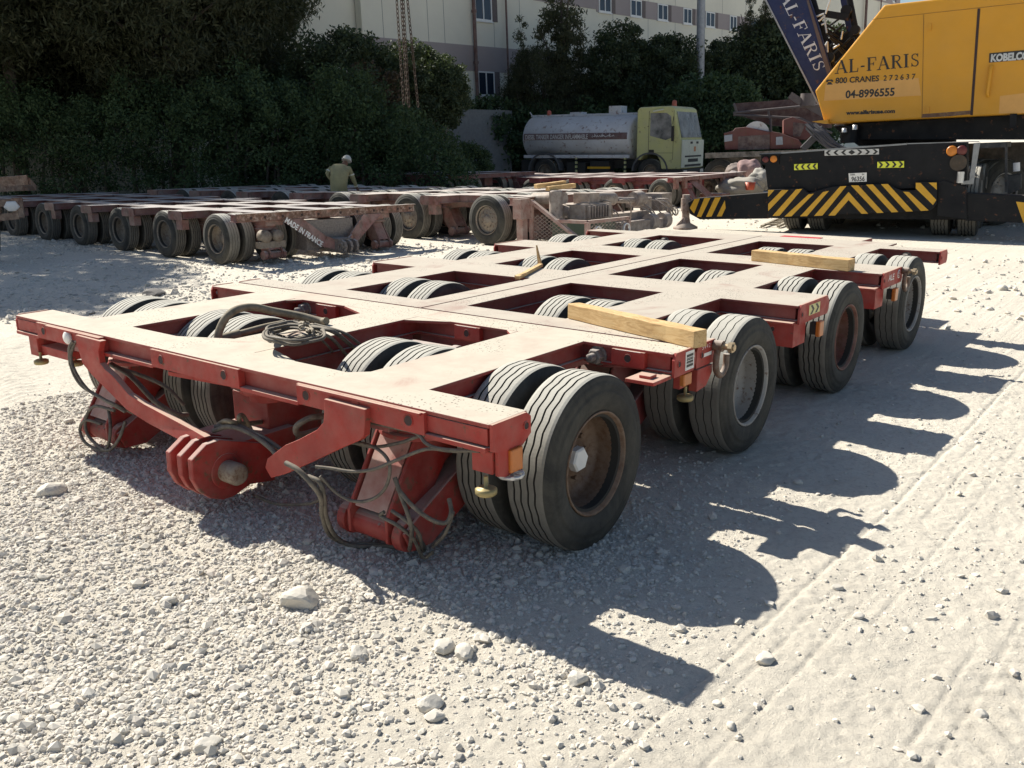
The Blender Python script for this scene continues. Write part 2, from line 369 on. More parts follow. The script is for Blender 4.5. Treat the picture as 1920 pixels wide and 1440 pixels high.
# end plates, each a part of its own
def plate_part(fn, name='end_plate'):
    b = MB(); fn(b); return b.build(name, [M['redside'], M['hole'], M['white']], T, .002)
for y0, y1, yr, yl in ((0.002, .225, None, None), (1.325, 1.535, 1.37, 1.37), (1.545, 1.77, 1.60, None), (2.86, 3.345, 2.89, 2.95), (4.45, 4.935, 4.48, 4.55), (6.05, 6.285, 6.08, None)):
    if y0 > .1: plate_part(lambda b: (end_plate(b, 1.8005, y0, y1, H), hole(b, (1.8150, yr, H-.055), (1, 0, 0), .013)))
    plate_part(lambda b: (end_plate(b, -1.8005, y0, y1, H, -1), yl and hole(b, (-1.8001, yl, H-.05), (1, 0, 0), .016, 2)))
plate_part(lambda b: (b.prism([(1.8005, .002, H), (1.8005, .2, H), (1.8005, .226, H-.02), (1.8005, .226, H-.085), (1.8005, .165, H-.125), (1.8005, .165, H-.20), (1.8005, .08, H-.215), (1.8005, .03, H-.20), (1.8005, .03, H-.11), (1.8005, .002, H-.1)], (.014, 0, 0)), hole(b, (1.8150, .195, H-.05), (1, 0, 0), .014)))
# front face pads with bolt holes
def pad(x0, x1, holes, ledge=None):
    b = MB(); b.box((x0, -.014, H-.096), (x1, .021, H-.008))
    for hx in holes: hole(b, (hx, -.0141, H-.05), (0, -1, 0), .021)
    if ledge: b.box((ledge[0], -.030, H-.018), (ledge[1], -.0145, H-.008), 0)
    if x1 > 1: b.lathe([(0, .03), (.004, .03), (.004, .026), (.0045, .022)], (1.13, -.0146, H-.05), (0, -1, 0), 24)
    b.build('front_plate', [M['redside'], M['hole']], T, .002)
pad(-1.52, -.80, (-1.44, -.83-.03), (-1.38, -.80)); pad(-.34, .37, (-.25, .26)); pad(.77, 1.50, (.83, 1.13, 1.42), (.79, 1.49))
for x0, x1 in ((-1.79, -1.52), (1.5, 1.79)): b = MB(); b.box((x0, .002, H-.083), (x1, .0205, H-.02)); b.build('front_web', M['redside'], T, .002)
for x0, x1 in ((-.80, -.34), (.37, .77), (1.5, 1.79), (-1.79, -1.52)): b = MB(); b.box((x0, -.012, H-.106), (x1, .0205, H-.088)); b.build('front_lip', M['redside'], T, .002)

# drawbar: two bent plates running down to the pin lugs
def P_(lst): return [aty(x, y, Y) for x, y, Y in lst]
def strip(outer, inner, ext=(0, .034, 0)):
    b = MB()
    O = P_(outer); I = P_(inner); n = len(O)
    vs = O+I; vs2 = [p+np.array(ext) for p in vs]; fs = []
    for i in range(n-1):
        fs += [(i, i+1, n+i+1, n+i), (2*n+i, 3*n+i, 3*n+i+1, 2*n+i+1), (i, 2*n+i, 2*n+i+1, i+1), (n+i, n+i+1, 3*n+i+1, 3*n+i)]
    fs += [(0, n, 3*n, 2*n), (n-1, 3*n-1, 4*n-1, 2*n-1)]
    b.add(vs+vs2, fs); b.build('drawbar_arm', M['redside'], T, .003)
strip([(141, 628, -.045), (143, 643, -.045), (154, 681, -.045), (172, 703, -.045), (191, 722, -.045), (237, 768, -.045), (276, 793, -.045), (330, 822, -.07), (352, 832, -.08)],
      [(188, 640, -.045), (184, 658, -.045), (187, 681, -.045), (197, 693, -.045), (210, 704, -.045), (240, 739, -.045), (268, 757, -.045), (364, 808, -.07), (384, 820, -.08)])
strip([(607, 748, -.045), (607.6, 772, -.045), (606, 792, -.045), (594, 806, -.045), (560, 824, -.045), (534, 835, -.045), (501, 860, -.045), (497, 877, -.045)],
      [(684, 768, -.045), (684, 784, -.045), (682, 818, -.045), (672, 827, -.045), (640, 840, -.045), (585, 866, -.045), (532, 890, -.045), (508, 896, -.045)])
yz = [aty(0, 0, 0)]  # lug outline traced on the plane x = .2
lug = [atx(x, y, .20) for x, y in ((359, 868), (387, 838), (412, 829), (505, 836), (520, 862), (515, 905), (470, 912), (440, 934), (420, 941), (395, 939), (375, 927), (362, 905))]
b = MB()
for i, x in enumerate((.168, .080, -.010)):
    b.prism([(x, p[1], p[2]+.012) for p in (lug if i == 0 else lug)], (.036, 0, 0))
pc = atx(425, 886, .20)
b.lathe([(0, .085), (.006, .085), (.006, .07)], (.2012, pc[1], pc[2]+.01), (1, 0, 0), 28)
b.box((-.16, pc[1]+.10, .16), (.19, pc[1]+.42, .34)); b.box((-.14, pc[1]+.3, .26), (.14, pc[1]+1.0, .50))
b.build('hitch_lugs', M['red2'] if 'red2' in M else M['redside'], T, .005)
b = MB(); b.lathe([(-.32, .012), (-.28, .03), (-.27, .05), (.09, .053), (.105, .045), (.108, .03), (.108, 0)], (.2, pc[1], pc[2]+.01), (1, 0, 0), 24); b.build('hitch_pin', M['pin'] if 'pin' in M else M['bolt'], T)
# steering turntable at the centre
b = MB(); b.lathe([(0, .1), (.04, .1), (.04, .14), (.07, .14), (.07, .12), (.11, .12), (.11, .16), (.13, .16)], (.12, .33, .49), (0, 0, 1), 28)
b.bar((-.35, .12, .60), (.35, .2, .60), .10, .022); b.bar((-.1, .1, .625), (.65, .16, .61), .07, .03)
b.build('steering_turntable', [M['redside']], T, .003)
# bogies and wheels
YW = [.74, 2.30, 3.86, 5.47]
for i, yw in enumerate(YW):
    for s in (-1, 1):
        bogie(T, s*1.11, yw, M['deepred'] if i else M['armred'], first=(i == 0))
        for k, (dx, fc) in enumerate(((.5675, 1), (.2925, -1), (-.2925, 1), (-.5675, -1))):
            rim = ('rimrust', 'rimgrey', 'rimred', 'rimgrey')[i] if (s > 0 and k == 0) else 'rimold'
            face = fc if s > 0 else fc
            put_wheel(T, s*1.11+dx, yw, face, rim, worn=(i in (1, 3) and k < 2 and s > 0), spin=random.uniform(0, 6), hub=(i == 0 and s > 0 and k == 0))
# hydraulic cylinders seen in the openings
for x0, y0, x1, y1, r in ((.25, 1.18, .62, 1.18, .055), (.30, 2.55, .30, 2.82, .05), (-.75, 1.9, -.3, 1.9, .02), (.25, 4.1, .25, 4.4, .05)):
    b = MB(); b.lathe([(0, r*.8), (.02, r), (.9*np.hypot(x1-x0, y1-y0), r), (.9*np.hypot(x1-x0, y1-y0), r*1.15), (np.hypot(x1-x0, y1-y0), r*1.15)], (x0, y0, .60), (x1-x0, y1-y0, 0), 20)
    b.build('hydraulic_cylinder', M['cyl'], T)
# big nuts and pads on the seam beam
def nut_at(x, z, y, d=(0, -1, 0), s=1.):
    n = MB(); n.lathe([(0, .05*s), (.008, .05*s), (.008, .044*s)], (x, y, z), d, 24); n.lathe([(.008, .040*s), (.045, .040*s), (.05, .034*s), (.05, .022*s)], (x, y, z), d, 6, smooth=False)
    n.lathe([(.05, .021*s), (.085, .021*s), (.09, .014*s), (.09, 0)], (x, y, z), d, 16); n.build('bolt', M['bolt'], T, .002)
for px, py in ((1120, 668), (980, 627), (572, 580)):
    p = aty(px, py, 1.34); nut_at(p[0], .685, 1.351)
for px, Y in ((1700, 6.07), (1385, 6.07), ): nut_at(aty(px, 480, Y)[0], .685, 6.071, s=.9)
for px in (1247,): nut_at(aty(px, 452, 6.07)[0], .69, 6.071, s=.9)
for px in (1180, 878, 617):
    b = MB(); x = aty(px, 640, 1.33)[0]; b.box((x-.09, 1.318, .662), (x+.09, 1.351, .738)); hole(b, (x, 1.3178, .70), (0, -1, 0), .019)
    b.box((x-.07, 1.3165, .736), (x+.07, 1.3195, .7375), 2)
    b.build('seam_pad', [M['redside'], M['hole'], M['white']], T, .002)
# stub, lamp brackets and marker lamps under the right-hand beam ends
for y0, kind in ((.04, 0), (1.42, 1), (1.60, 2), (2.98, 3), (4.52, 3)):
    b = MB()
    if kind == 0: b.box((1.70, y0-.02, .555), (1.795, y0+.05, .64))
    elif kind == 1: b.box((1.76, y0, .56), (1.795, y0+.05, .64)); b.build('lamp_bracket', M['redside'], T, .003); b = MB(); b.box((1.65, 1.16, .632), (1.80, 1.325, .65)); b.box((1.70, 1.2, .6505), (1.76, 1.26, .665))
    elif kind == 2: b.prism([(1.77, y0-.04, .63), (1.77, y0+.12, .63), (1.77, y0+.12, .59), (1.77, y0+.06, .53), (1.77, y0-.04, .52)], (.045, 0, 0))
    else:
        b.box((1.60, y0-.14, .50), (1.79, y0+.05, .64)); b.box((1.58, y0-.17, .6405), (1.79, y0+.02, .652)); 
        hole(b, (1.66, y0-.1405, .60), (0, -1, 0), .014); hole(b, (1.66, y0-.1405, .53), (0, -1, 0), .014)
    b.build('lamp_bracket', [M['redside'], M['hole']], T, .003)
for (y0, y1, z0, z1, x) in ((.09, .16, .545, .635, 1.80), (1.42, 1.50, .575, .635, 1.79), (3.06, 3.13, .535, .63, 1.84), (4.60, 4.67, .535, .63, 1.84)):
    b = MB(); b.box((x, y0, z0), (x+.028, y1, z1)); b.build('marker_lamp', M['orange'], T, .006)
    if x > 1.83:
        b = MB(); b.box((1.80, y0+.01, z0+.01), (x-.002, y1-.01, z1-.01)); b.build('lamp_holder', M['dark'], T, .003)
for x, y, z in ((1.79, -.01, .53), (1.79, 1.49, .53), (-1.6, .02, .52), (-1.35, .1, .53)):
    b = MB(); b.lathe([(-.04, .034), (-.034, .04), (-.018, .04), (-.012, .03), (-.012, .008), (.03, .008)], (x, y, z), (0, 0, 1), 20); b.build('valve_wheel', M['brass'], T)
b = MB(); 
for k in range(8):
    a = k*math.pi/4; b.bar((1.80, .12, .53), (1.80+.05*math.cos(a), .12+.05*math.sin(a), .53), .012, .012)
b.lathe([(0, .048), (.008, .052), (.016, .048), (.008, .044)], (1.80, .12, .522), (0, 0, 1), 20, close=True); b.build('tap_wheel', M['silver'], T)
b = MB(); b.box((-1.72, .02, .52), (-1.62, .18, .648)); b.bar((-1.62, .1, .56), (-1.3, .1, .56), .12, .05); b.build('left_bracket', M['redside'], T, .004)
b = MB(); b.lathe([(0, .035), (.012, .037), (.02, .028), (.024, 0)], (-1.15, -.015, .70), (0, -1, 0), 20); b.build('white_lamp', M['white'], T)
# stickers on the beam ends
def sticker(name, y0, y1, z0, z1, marks, base, skew=0.):
    b = MB(); x = 1.8152; b.box((x, y0, z0), (x+.0012, y1, z1), 0)
    for (a0, a1, c0, c1, mi) in marks:
        b.box((x+.0013, y0+(y1-y0)*a0, z0+(z1-z0)*c0), (x+.0022, y0+(y1-y0)*a1, z0+(z1-z0)*c1), mi)
    return b.build(name, base, T)
mk = [(.12, .88, .70, .84, 1), (.12, .88, .52, .66, 1), (.12, .88, .34, .48, 1), (.12, .88, .16, .30, 1)]
sticker('warning_label', 1.43, 1.515, .652, .742, mk, [M['white'], M['black']])
def text_mesh(name, txt, mat, parent, o, u, w, size, off=None, bold=0., depth=.002, normal=None, sx=1.):
    """flat lettering: origin o (left end of the baseline), unit vectors u (along) and w (up)"""
    cu = bpy.data.curves.new(name, 'FONT'); cu.body = txt; cu.size = 1; cu.offset = bold; cu.extrude = 0; cu.resolution_u = 3
    ob = bpy.data.objects.new(name, cu); COL.objects.link(ob); bpy.context.view_layer.update()
    me = bpy.data.meshes.new_from_object(ob); bpy.data.objects.remove(ob)
    o, u, w = map(lambda q: np.asarray(q, float), (o, u, w)); o = o-(np.zeros(3) if off is None else np.asarray(off, float))
    for v in me.vertices:
        q = o+u*v.co.x*size*sx+w*v.co.y*size; v.co = Vector(q)
    me.materials.clear(); me.materials.append(mat); me.name = name
    t = bpy.data.objects.new(name, me); COL.objects.link(t); t.parent = parent; return t
for z in (.725, .702, .678, .655): text_mesh('label_text', 'CAUTION' if z > .72 else ('DO NOT STAND' if z > .69 else ('WIDE LOAD' if z > .66 else 'KEEP CLEAR')), M['white'], T, (1.8176, 1.442, z+.002), (0, 1, 0), (0, 0, 1), .0105)
sticker('white_strip', 1.60, 1.70, .682, .70, [], [M['white']])
text_mesh('painted_mark', '5 4 4 2', M['white'], T, (1.8154, 1.60, .722), (0, 1, 0), (0, 0, 1), .03)
b = MB(); x = 1.8152; b.prism([(x, 3.00, .672), (x, 3.00, .735), (x, 3.18, .735), (x, 3.18, .672)][::1], (.0012, 0, 0))
for q in (3.02, 3.10): b.prism([(x+.0013, q, .676), (x+.0013, q+.03, .676), (x+.0013, q+.065, .7035), (x+.0013, q+.03, .731), (x+.0013, q, .731), (x+.0013, q+.035, .7035)], (.001, 0, 0), 1)
b.build('arrow_sticker', [M['paleyel'], M['black']], T)
text_mesh('lettering', 'ALE', M['white'], T, (1.8154, 4.58, .682), (0, 1, 0), (0, 0, 1), .062, bold=.01, sx=1.35)
b = MB(); b.lathe([(0, .033), (.0012, .033), (.0012, 0)], (1.8153, 4.83, .708), (1, 0, 0), 24); b.build('round_emblem', M['white'], T)
b = MB(); b.lathe([(0, .024), (.001, .024), (.001, .018), (0, .018)], (1.8168, 4.83, .708), (1, 0, 0), 24, close=True); b.prism([(1.817, 4.818, .70), (1.817, 4.842, .70), (1.817, 4.83, .722)], (.001, 0, 0)); b.build('emblem_ring', M['redside'], T)
# hoses fixed to the trailer
HC = [0]
def hose(pts, r=.009, mat='hose', parent=T, k=5, zmin=True, name='hose'):
    P = []
    for p in pts:
        q = aty(*p) if len(p) == 3 else np.array(p[:3])
        if zmin: q[2] = max(q[2], r+.012)
        P.append(q)
    b = MB(); b.tube(spline(P, k), r, 8); return b.build(name, M[mat], parent)
hose([(137, 640, -.05), (130, 655, -.05), (134, 690, -.05), (152, 722, -.05), (190, 746, -.04), (235, 772, .0)])
hose([(141, 640, -.04), (133, 668, -.05), (143, 700, -.06), (170, 735, -.05), (215, 758, -.03), (250, 775, .05)], .008)
hose([(190, 795, .08), (160, 788, .05), (150, 806, .04), (160, 830, .02), (190, 845, .03), (203, 835, .04), (207, 800, .05), (203, 765, .1)], .009)
hose([(215, 770, .08), (176, 762, .06), (160, 790, .05), (168, 820, .04), (200, 845, .03), (222, 825, .04), (235, 790, .08)], .009)
hose([(208, 683, .08), (245, 705, .10), (290, 752, .12), (330, 776, .16), (352, 778, .22)], .014)
hose([(222, 690, .10), (262, 703, .2), (310, 725, .25), (345, 760, .3)], .011)
hose([(400, 808, .0), (430, 800, .02), (468, 812, .04), (505, 838, .02), (522, 858, .0)], .012)
hose([(404, 800, .05), (440, 796, .06), (490, 818, .05), (530, 845, .05)], .011)
hose([(410, 795, .1), (425, 789, .02), (455, 795, .1), (500, 790, .35)], .012, 'hosebrown')
hose([(452, 800, .1), (448, 782, .05), (456, 780, .1), (470, 805, .15)], .011, 'hosebrown')
hose([(610, 780, .12), (580, 784, .05), (556, 800, .02), (562, 815, .05), (600, 806, .15)], .014)
hose([(536, 868, -.16), (560, 882, -.16), (588, 912, -.14), (602, 935, -.10), (604, 965, -.05), (618, 1002, .02), (650, 1024, .08), (700, 1034, .14), (760, 1046, .20), (792, 1046, .25)], .011)
hose([(578, 893, -.10), (600, 905, -.10), (608, 935, -.08), (611, 965, -.04), (628, 1004, .02), (662, 1026, .08), (715, 1036, .15), (775, 1042, .22), (796, 1030, .2), (780, 1005, .15), (750, 985, .14)], .010)
hose([(592, 875, -.10), (620, 878, -.08), (660, 884, -.06), (700, 880, -.04), (745, 862, -.02), (800, 842, .0), (850, 846, .01), (905, 843, .03)], .007)
hose([(600, 893, -.10), (632, 925, -.06), (665, 940, -.04), (700, 935, -.03), (724, 912, -.02), (731, 875, -.02), (718, 850, .0), (690, 834, .02), (655, 830, .06)], .007)
hose([(683, 790, .04), (730, 800, .03), (780, 812, .0), (800, 832, -.02), (830, 842, -.01), (900, 846, .02)], .007)
hose([(655, 828, .06), (700, 838, .05), (750, 830, .04), (800, 815, .04), (860, 822, .06)], .007)
hose([(740, 895, .0), (752, 930, .0), (765, 965, .0), (772, 998, .02), (768, 1030, .1)], .009)
hose([(745, 915, .0), (775, 950, .0), (810, 975, .04), (836, 980, .08), (846, 960, .1), (842, 935, .12)], .009)
hose([(720, 960, .0), (714, 968, .0), (745, 985, .0), (775, 1010, .05), (793, 1045, .12), (812, 1035, .14)], .008)
hose([(735, 958, .02), (760, 975, .0), (785, 1000, .05), (790, 1028, .12)], .008)
hose([(850, 960, .10), (835, 1000, .1), (812, 1025, .14)], .007)
hose([(480, 930, .1), (520, 945, .1), (580, 944, .1), (610, 930, .1)], .008)
# ---------------------------------------------------------------- loose things lying on the trailer
HB = thing('hose_coil', 'coil of thin grey hydraulic hoses tied with rag in the front deck bay', 'hose', (0, .8, .75))
b = MB()
def ring(cx, cy, rx, ry, n0, z0, r=.008, tilt=0.):
    c = aty(cx, cy, .78); pts = []
    for k in range(41):
        a = 2*math.pi*k/40*1.0+n0
        q = at(cx+rx*math.cos(a)+2*math.sin(3*a+n0), cy+ry*math.sin(a)+1.2*math.sin(5*a), z0+.008*math.sin(2*a+n0)); pts.append(q)
    b.tube(pts, r, 8, cap=False)
for i in range(9):
    ring(549+random.uniform(-6, 6), 626+random.uniform(-6, 6), random.uniform(38, 56), random.uniform(11, 19), random.uniform(0, 6), .762+i*.008, r=random.choice((.006, .008, .009)))
b.build('coil', M['hose'], HB, off=(0, .8, .75))
for pts, r in (([(585, 612, .80), (625, 622, .80), (655, 645, .70), (682, 668, .58)], .011), ([(580, 618, .80), (618, 632, .78), (645, 660, .66), (668, 690, .52)], .009), ([(575, 622, .80), (606, 640, .76), (630, 668, .62), (652, 700, .5)], .006), ([(590, 608, .80), (640, 622, .78), (668, 640, .72), (690, 660, .6)], .008)):
    P = spline([at(*p) for p in pts], 6); MB().tube(P, r, 8).build('hose', M['hose'], HB, off=(0, .8, .75))
b = MB()
for k in range(7): b.tube(spline([at(575+random.uniform(-14, 16), 612+random.uniform(-9, 10), .84+random.uniform(-.03, .03)) for _ in range(4)], 5), .005, 6)
b.build('rag_tie', plain('dirty rag', (.3, .26, .2), .95), HB, off=(0, .8, .75))
BH = MB(); BH.tube(spline([aty(*p) for p in ((407, 640, .36), (412, 618, .38), (425, 594, .42), (445, 580, .5), (475, 576, .60), (510, 583, .70), (560, 592, .80), (600, 602, .86), (612, 602, .86))], 7), .021, 12)
tag(BH.build('thick_hose', M['hosebrown']), 'thick brown rubber hose arched over the front deck bay beside the coil', 'hose')
BH = MB(); BH.tube(spline([aty(*p) for p in ((418, 634, .42), (440, 628, .48), (470, 620, .56), (500, 612, .66), (530, 606, .8))], 6), .017, 10); BH.cyl(aty(414, 636, .40), aty(450, 626, .5), .026, 14)
tag(BH.build('coupled_hose', M['hosebrown']), 'brown hose with a metal coupling lying under the arched hose', 'hose')
def timber(p0, p1, w, h, label, sag=0., group=None, mat='wood', jag=False):
    p0, p1 = np.array(p0), np.array(p1); c = (p0+p1)/2; L = np.linalg.norm(p1-p0); ang = math.atan2(p1[1]-p0[1], p1[0]-p0[0]); b = MB()
    n = 10; prof = []
    for i in range(n+1):
        x = -L/2+L*i/n; j = [random.uniform(-.0025, .0025) for _ in range(8)]
        prof.append([(x, 0+j[0], 0), (x, w+j[1], 0), (x, w+j[2], h+j[3]), (x, 0+j[4], h+j[5])])
    vs = [p for q in prof for p in q]; fs = [(0, 1, 2, 3), (4*n+3, 4*n+2, 4*n+1, 4*n)]
    for i in range(n):
        for k in range(4): fs.append((4*i+k, 4*i+(k+1) % 4, 4*i+4+(k+1) % 4, 4*i+4+k))
    b.add(vs, fs); o = b.build('timber', M[mat], bevel=.004); o.location = Vector(c); o.rotation_euler = (0, -math.asin((p1-p0)[2]/L), ang)
    tag(o, label, 'timber', group); return o
timber(at(1064, 597, .752), at(1301, 654, .752), .085, .082, 'long sawn timber baulk lying across the red deck near the seam, shackle end')
timber(at(1408, 489, .752), at(1590, 509, .752), .09, .085, 'yellow timber baulk lying on the farther right part of the red deck')
SP = thing('broken_timber', 'small broken timber offcut with an upright splinter on the red deck', 'timber', at(990, 512, .752))
o = at(990, 512, .752); b = MB(); b.bar(at(970, 521, .765), at(1014, 497, .765), .035, .025); b.bar(at(968, 519, .768), at(984, 513, .775), .03, .02); b.build('offcut', M['wood'], SP, .002, off=o)
b = MB(); q = at(1012, 497, .765); b.prism([q+np.array([-.02, 0, 0]), q+np.array([.012, 0, 0]), q+np.array([-.045, .01, .15])], (.004, .014, 0)); b.build('splinter', M['wood'], SP, off=o)
M['shk'] = painted('rusty shackle', (.13, .09, .065), (.10, .06, .04), side=.12, rust=.3, ns=15)
def shackle(c, s, label):
    t = thing('shackle', label, 'shackle', c); b = MB()
    pts = [(.012, -.03, .02), (.012, -.05, -.03), (.012, -.045, -.085), (.012, 0, -.115), (.012, .045, -.085), (.012, .05, -.03)]
    b.tube([np.array(p)*s for p in spline(pts, 6)], .014*s, 12); b.lathe([(-.02*s, .024*s), (.02*s, .024*s)], (.012*s, -.03*s, .02*s), (1, 0, 0), 16); b.build('bow', M['shk'], t)
    b = MB(); b.cyl((-.02*s, -.03*s, .02*s), (.085*s, -.03*s, .02*s), .014*s, 14); b.lathe([(0, .024*s), (.018*s, .024*s)], (.06*s, -.03*s, .02*s), (1, 0, 0), 6, smooth=False); b.build('pin', M['brass2'], t)
M['brass2'] = plain('worn gold pin', (.45, .35, .22), .4, .6)
shackle((1.828, 1.76, .70), 1.15, 'rusty lifting shackle on the red beam end beside the long timber')
shackle((1.828, 4.95, .70), 1.1, 'lifting shackle on the farther red beam end past the round white emblem')
# ---------------------------------------------------------------- ground
_tab = rng.random((256, 256))
def vn(x, y, seed=0):
    x = x+seed*17.3; y = y+seed*9.1; xi = np.floor(x).astype(int); yi = np.floor(y).astype(int); fx = x-xi; fy = y-yi
    fx = fx*fx*(3-2*fx); fy = fy*fy*(3-2*fy); g = lambda i, j: _tab[(xi+i) & 255, (yi+j) & 255]
    return (g(0,0)*(1-fx)+g(1,0)*fx)*(1-fy)+(g(0,1)*(1-fx)+g(1,1)*fx)*fy
def fbm(x, y, f, o=4, seed=0):
    r = 0; a = 1; t = 0
    for k in range(o): r = r+a*(vn(x*f, y*f, seed+k)-.5); t += a; a *= .55; f *= 2.03
    return r/t
def xg(y): return 2.60+.02*y+.03*np.sin(y*.9)
def pebble_zone(x, y):
    """1 where the loose crushed stone lies, 0 on the packed dust"""
    n = fbm(x, y, 1.3, 4, 3)
    z = 1/(1+np.exp(-(xg(y)-.42-.22*np.clip(y+1, 0, 2)+n*1.2-x)*7))
    z = z/(1+np.exp((y-.75-.5*n)*5)); z = z/(1+np.exp(-(x+1.5+n*1.6+.9*(y+.4))*5)); return z
def gz(x, y):
    near = np.exp(-np.clip(np.hypot(x-1, y-1)-9, 0, 99)/10)
    z = .03*fbm(x, y, .35, 3, 1)+.012*fbm(x, y, 2.2, 4, 2)
    pz = pebble_zone(x, y); z = z+(.016*fbm(x, y, 9, 3, 5)+.006)*pz+.006*fbm(x, y, 14, 3, 6)
    rough = 1/(1+np.exp((x+3.3+.35*(y-3))*2)); z = z+rough*.035*np.clip(fbm(x, y, 3.1, 5, 8)+.08, 0, 1)
    s = x-xg(y); wob = .03*fbm(x, y, 2.2, 4, 9)
    s2 = s+wob
    fade = 1-pz*.8
    z = z+fade*.0075*fbm(x, y, 26, 3, 30)*2+fade*.012*np.clip(fbm(x, y, 6.5, 4, 33)-.06, 0, 1)-fade*.007*np.exp(-(s2/.010)**2)+fade*.002*np.exp(-((s2-.03)/.02)**2)
    for c, w, a in ((.10, .008, .005), (.155, .008, .006), (.215, .009, .006), (.30, .008, .005), (.62, .009, .006), (.70, .008, .005), (1.05, .010, .006), (1.5, .01, .005), (-.09, .008, .003)):
        z = z-fade*a*np.exp(-((s2-c)/w)**2)*np.clip(vn(x*2.1, y*1.7, c*50)*3.4-1.5, 0, 1)
    def band(z, sx, c, hw, f, a, sl=.5):
        m = np.clip(1-np.abs((sx-c)/hw)**6, 0, 1)
        return z+a*m*np.sign(np.sin((y+sl*np.abs(sx-c))*f))*np.clip(vn(x*2.2, y*2.2, 11)*1.8-.5, 0, 1)*.5-m*a*.4
    z = band(z, s2, .47, .08, 62, .005); z = band(z, s2-.10*(y-1), .80, .12, 50, .008, .8); z = band(z, s2+.06*y, 1.25, .16, 46, .009)
    # tyre prints on the left
    l = (y-1.15)+.33*(x+3.1)
    m = np.clip(1-np.abs(l/.2)**6, 0, 1)*(x < -1.9); z = z+.004*m*np.sin((x*1.6+np.abs(l))*42)*np.clip(vn(x*3, y*3, 21)*2-.6, 0, 1)
    l = (y-.25)+.25*(x+2.2); m = np.clip(1-np.abs(l/.17)**6, 0, 1)*(x < -1.4); z = z+.004*m*np.sin((x*1.5-np.abs(l))*44)*np.clip(vn(x*3, y*3, 22)*2-.6, 0, 1)
    return z*near
def axis_pts(a, b, st, lo, hi, g=1.07):
    c = list(np.arange(a, b, st)); p = c[-1]; s = st
    while p < hi: s *= g; p += s; c.append(p)
    q = c[0]; s = st; pre = []
    while q > lo: s *= g; q -= s; pre.append(q)
    return np.array(pre[::-1]+c)
gx = axis_pts(-4.5, 4.3, .0165, -420, 420); gx = np.unique(np.concatenate([gx[gx < 2.0], np.arange(2.0, 4.3, .0085), gx[gx > 4.3]])); gy = axis_pts(-2.2, 4.6, .012, -300, 460)
GX, GY = np.meshgrid(gx, gy, indexing='ij'); GZ = gz(GX, GY); nx, ny = GX.shape
me = bpy.data.meshes.new('ground'); V = np.stack([GX, GY, GZ], -1).reshape(-1, 3).astype(np.float32)
I = np.arange(nx*ny).reshape(nx, ny); Fq = np.stack([I[:-1, :-1], I[1:, :-1], I[1:, 1:], I[:-1, 1:]], -1).reshape(-1, 4)
def mesh_np(me, V, F):
    n = F.shape[1]; me.vertices.add(len(V)); me.vertices.foreach_set('co', np.ascontiguousarray(V, dtype=np.float32).ravel())
    me.loops.add(F.size); me.loops.foreach_set('vertex_index', np.ascontiguousarray(F, dtype=np.int32).ravel())
    me.polygons.add(len(F)); me.polygons.foreach_set('loop_start', np.arange(0, F.size, n, dtype=np.int32)); me.polygons.foreach_set('loop_total', np.full(len(F), n, dtype=np.int32))
    me.update(calc_edges=True)
mesh_np(me, V, Fq); me.polygons.foreach_set('use_smooth', np.ones(len(Fq), dtype=bool))
def mat_ground():
    m, nt, bs, nd, lk = nodes('limestone dust')
    c = mix(nt, ramp(nt, noise(nt, .5, 8, .65), [(.35, 0), (.65, 1)]), (.66, .61, .52), (.575, .53, .45))
    c = mix(nt, ramp(nt, noise(nt, 3.1, 8, .75), [(.55, 0), (.75, .6)]), c, (.50, .455, .38))
    c = mix(nt, ramp(nt, noise(nt, 42, 6, .8), [(.5, 0), (.66, .5)]), c, (.34, .31, .27))
    c = mix(nt, ramp(nt, noise(nt, 17, 8, .8), [(.6, 0), (.7, .35)]), c, (.63, .595, .53))
    lk.new(c, bs.inputs['Base Color']); bs.inputs['Roughness'].default_value = .95; bs.inputs['Specular IOR Level'].default_value = .2
    h = mth(nt, 'ADD', noise(nt, 38, 9, .8), mth(nt, 'MULTIPLY', noise(nt, 160, 5, .7), .4)); bump(nt, bs, h, .9, .013); return m
MG = mat_ground(); me.materials.append(MG)
g = bpy.data.objects.new('ground', me); COL.objects.link(g); tag(g, kind='structure')
# ---------------------------------------------------------------- gravel: one mesh of crushed stones
PH = (1+5**.5)/2
ICO = np.array([(-1, PH, 0), (1, PH, 0), (-1, -PH, 0), (1, -PH, 0), (0, -1, PH), (0, 1, PH), (0, -1, -PH), (0, 1, -PH), (PH, 0, -1), (PH, 0, 1), (-PH, 0, -1), (-PH, 0, 1)])/math.hypot(1, PH)
ICF = np.array([(0,11,5),(0,5,1),(0,1,7),(0,7,10),(0,10,11),(1,5,9),(5,11,4),(11,10,2),(10,7,6),(7,1,8),(3,9,4),(3,4,2),(3,2,6),(3,6,8),(3,8,9),(4,9,5),(2,4,11),(6,2,10),(8,6,7),(9,8,1)])
def scatter(n, x0, x1, y0, y1, dens, smin, smean, smax):
    x = rng.uniform(x0, x1, n); y = rng.uniform(y0, y1, n); k = rng.random(n) < dens(x, y); x, y = x[k], y[k]
    r = np.clip(np.exp(rng.normal(math.log(smean), .55, len(x))), smin, smax); return x, y, r
d1 = lambda x, y: pebble_zone(x, y)*np.clip(.25+1.6*(fbm(x, y, 2.1, 4, 13)+.35), .08, 1)
d2 = lambda x, y: .04+2.2*(np.clip(fbm(x, y, 1.6, 4, 14)-.03, 0, 1))+.9*(np.clip(fbm(x, y, 4.6, 3, 24)-.16, 0, 1))*3
d3 = lambda x, y: np.clip(fbm(x, y, .7, 4, 15)+.16, 0, 1)*2.2
def d4(x, y): return np.clip(1.15-np.hypot((x-1.5)/1.6, (y-1.0)/1.1), 0, 1)*.8*(x < 2.3)
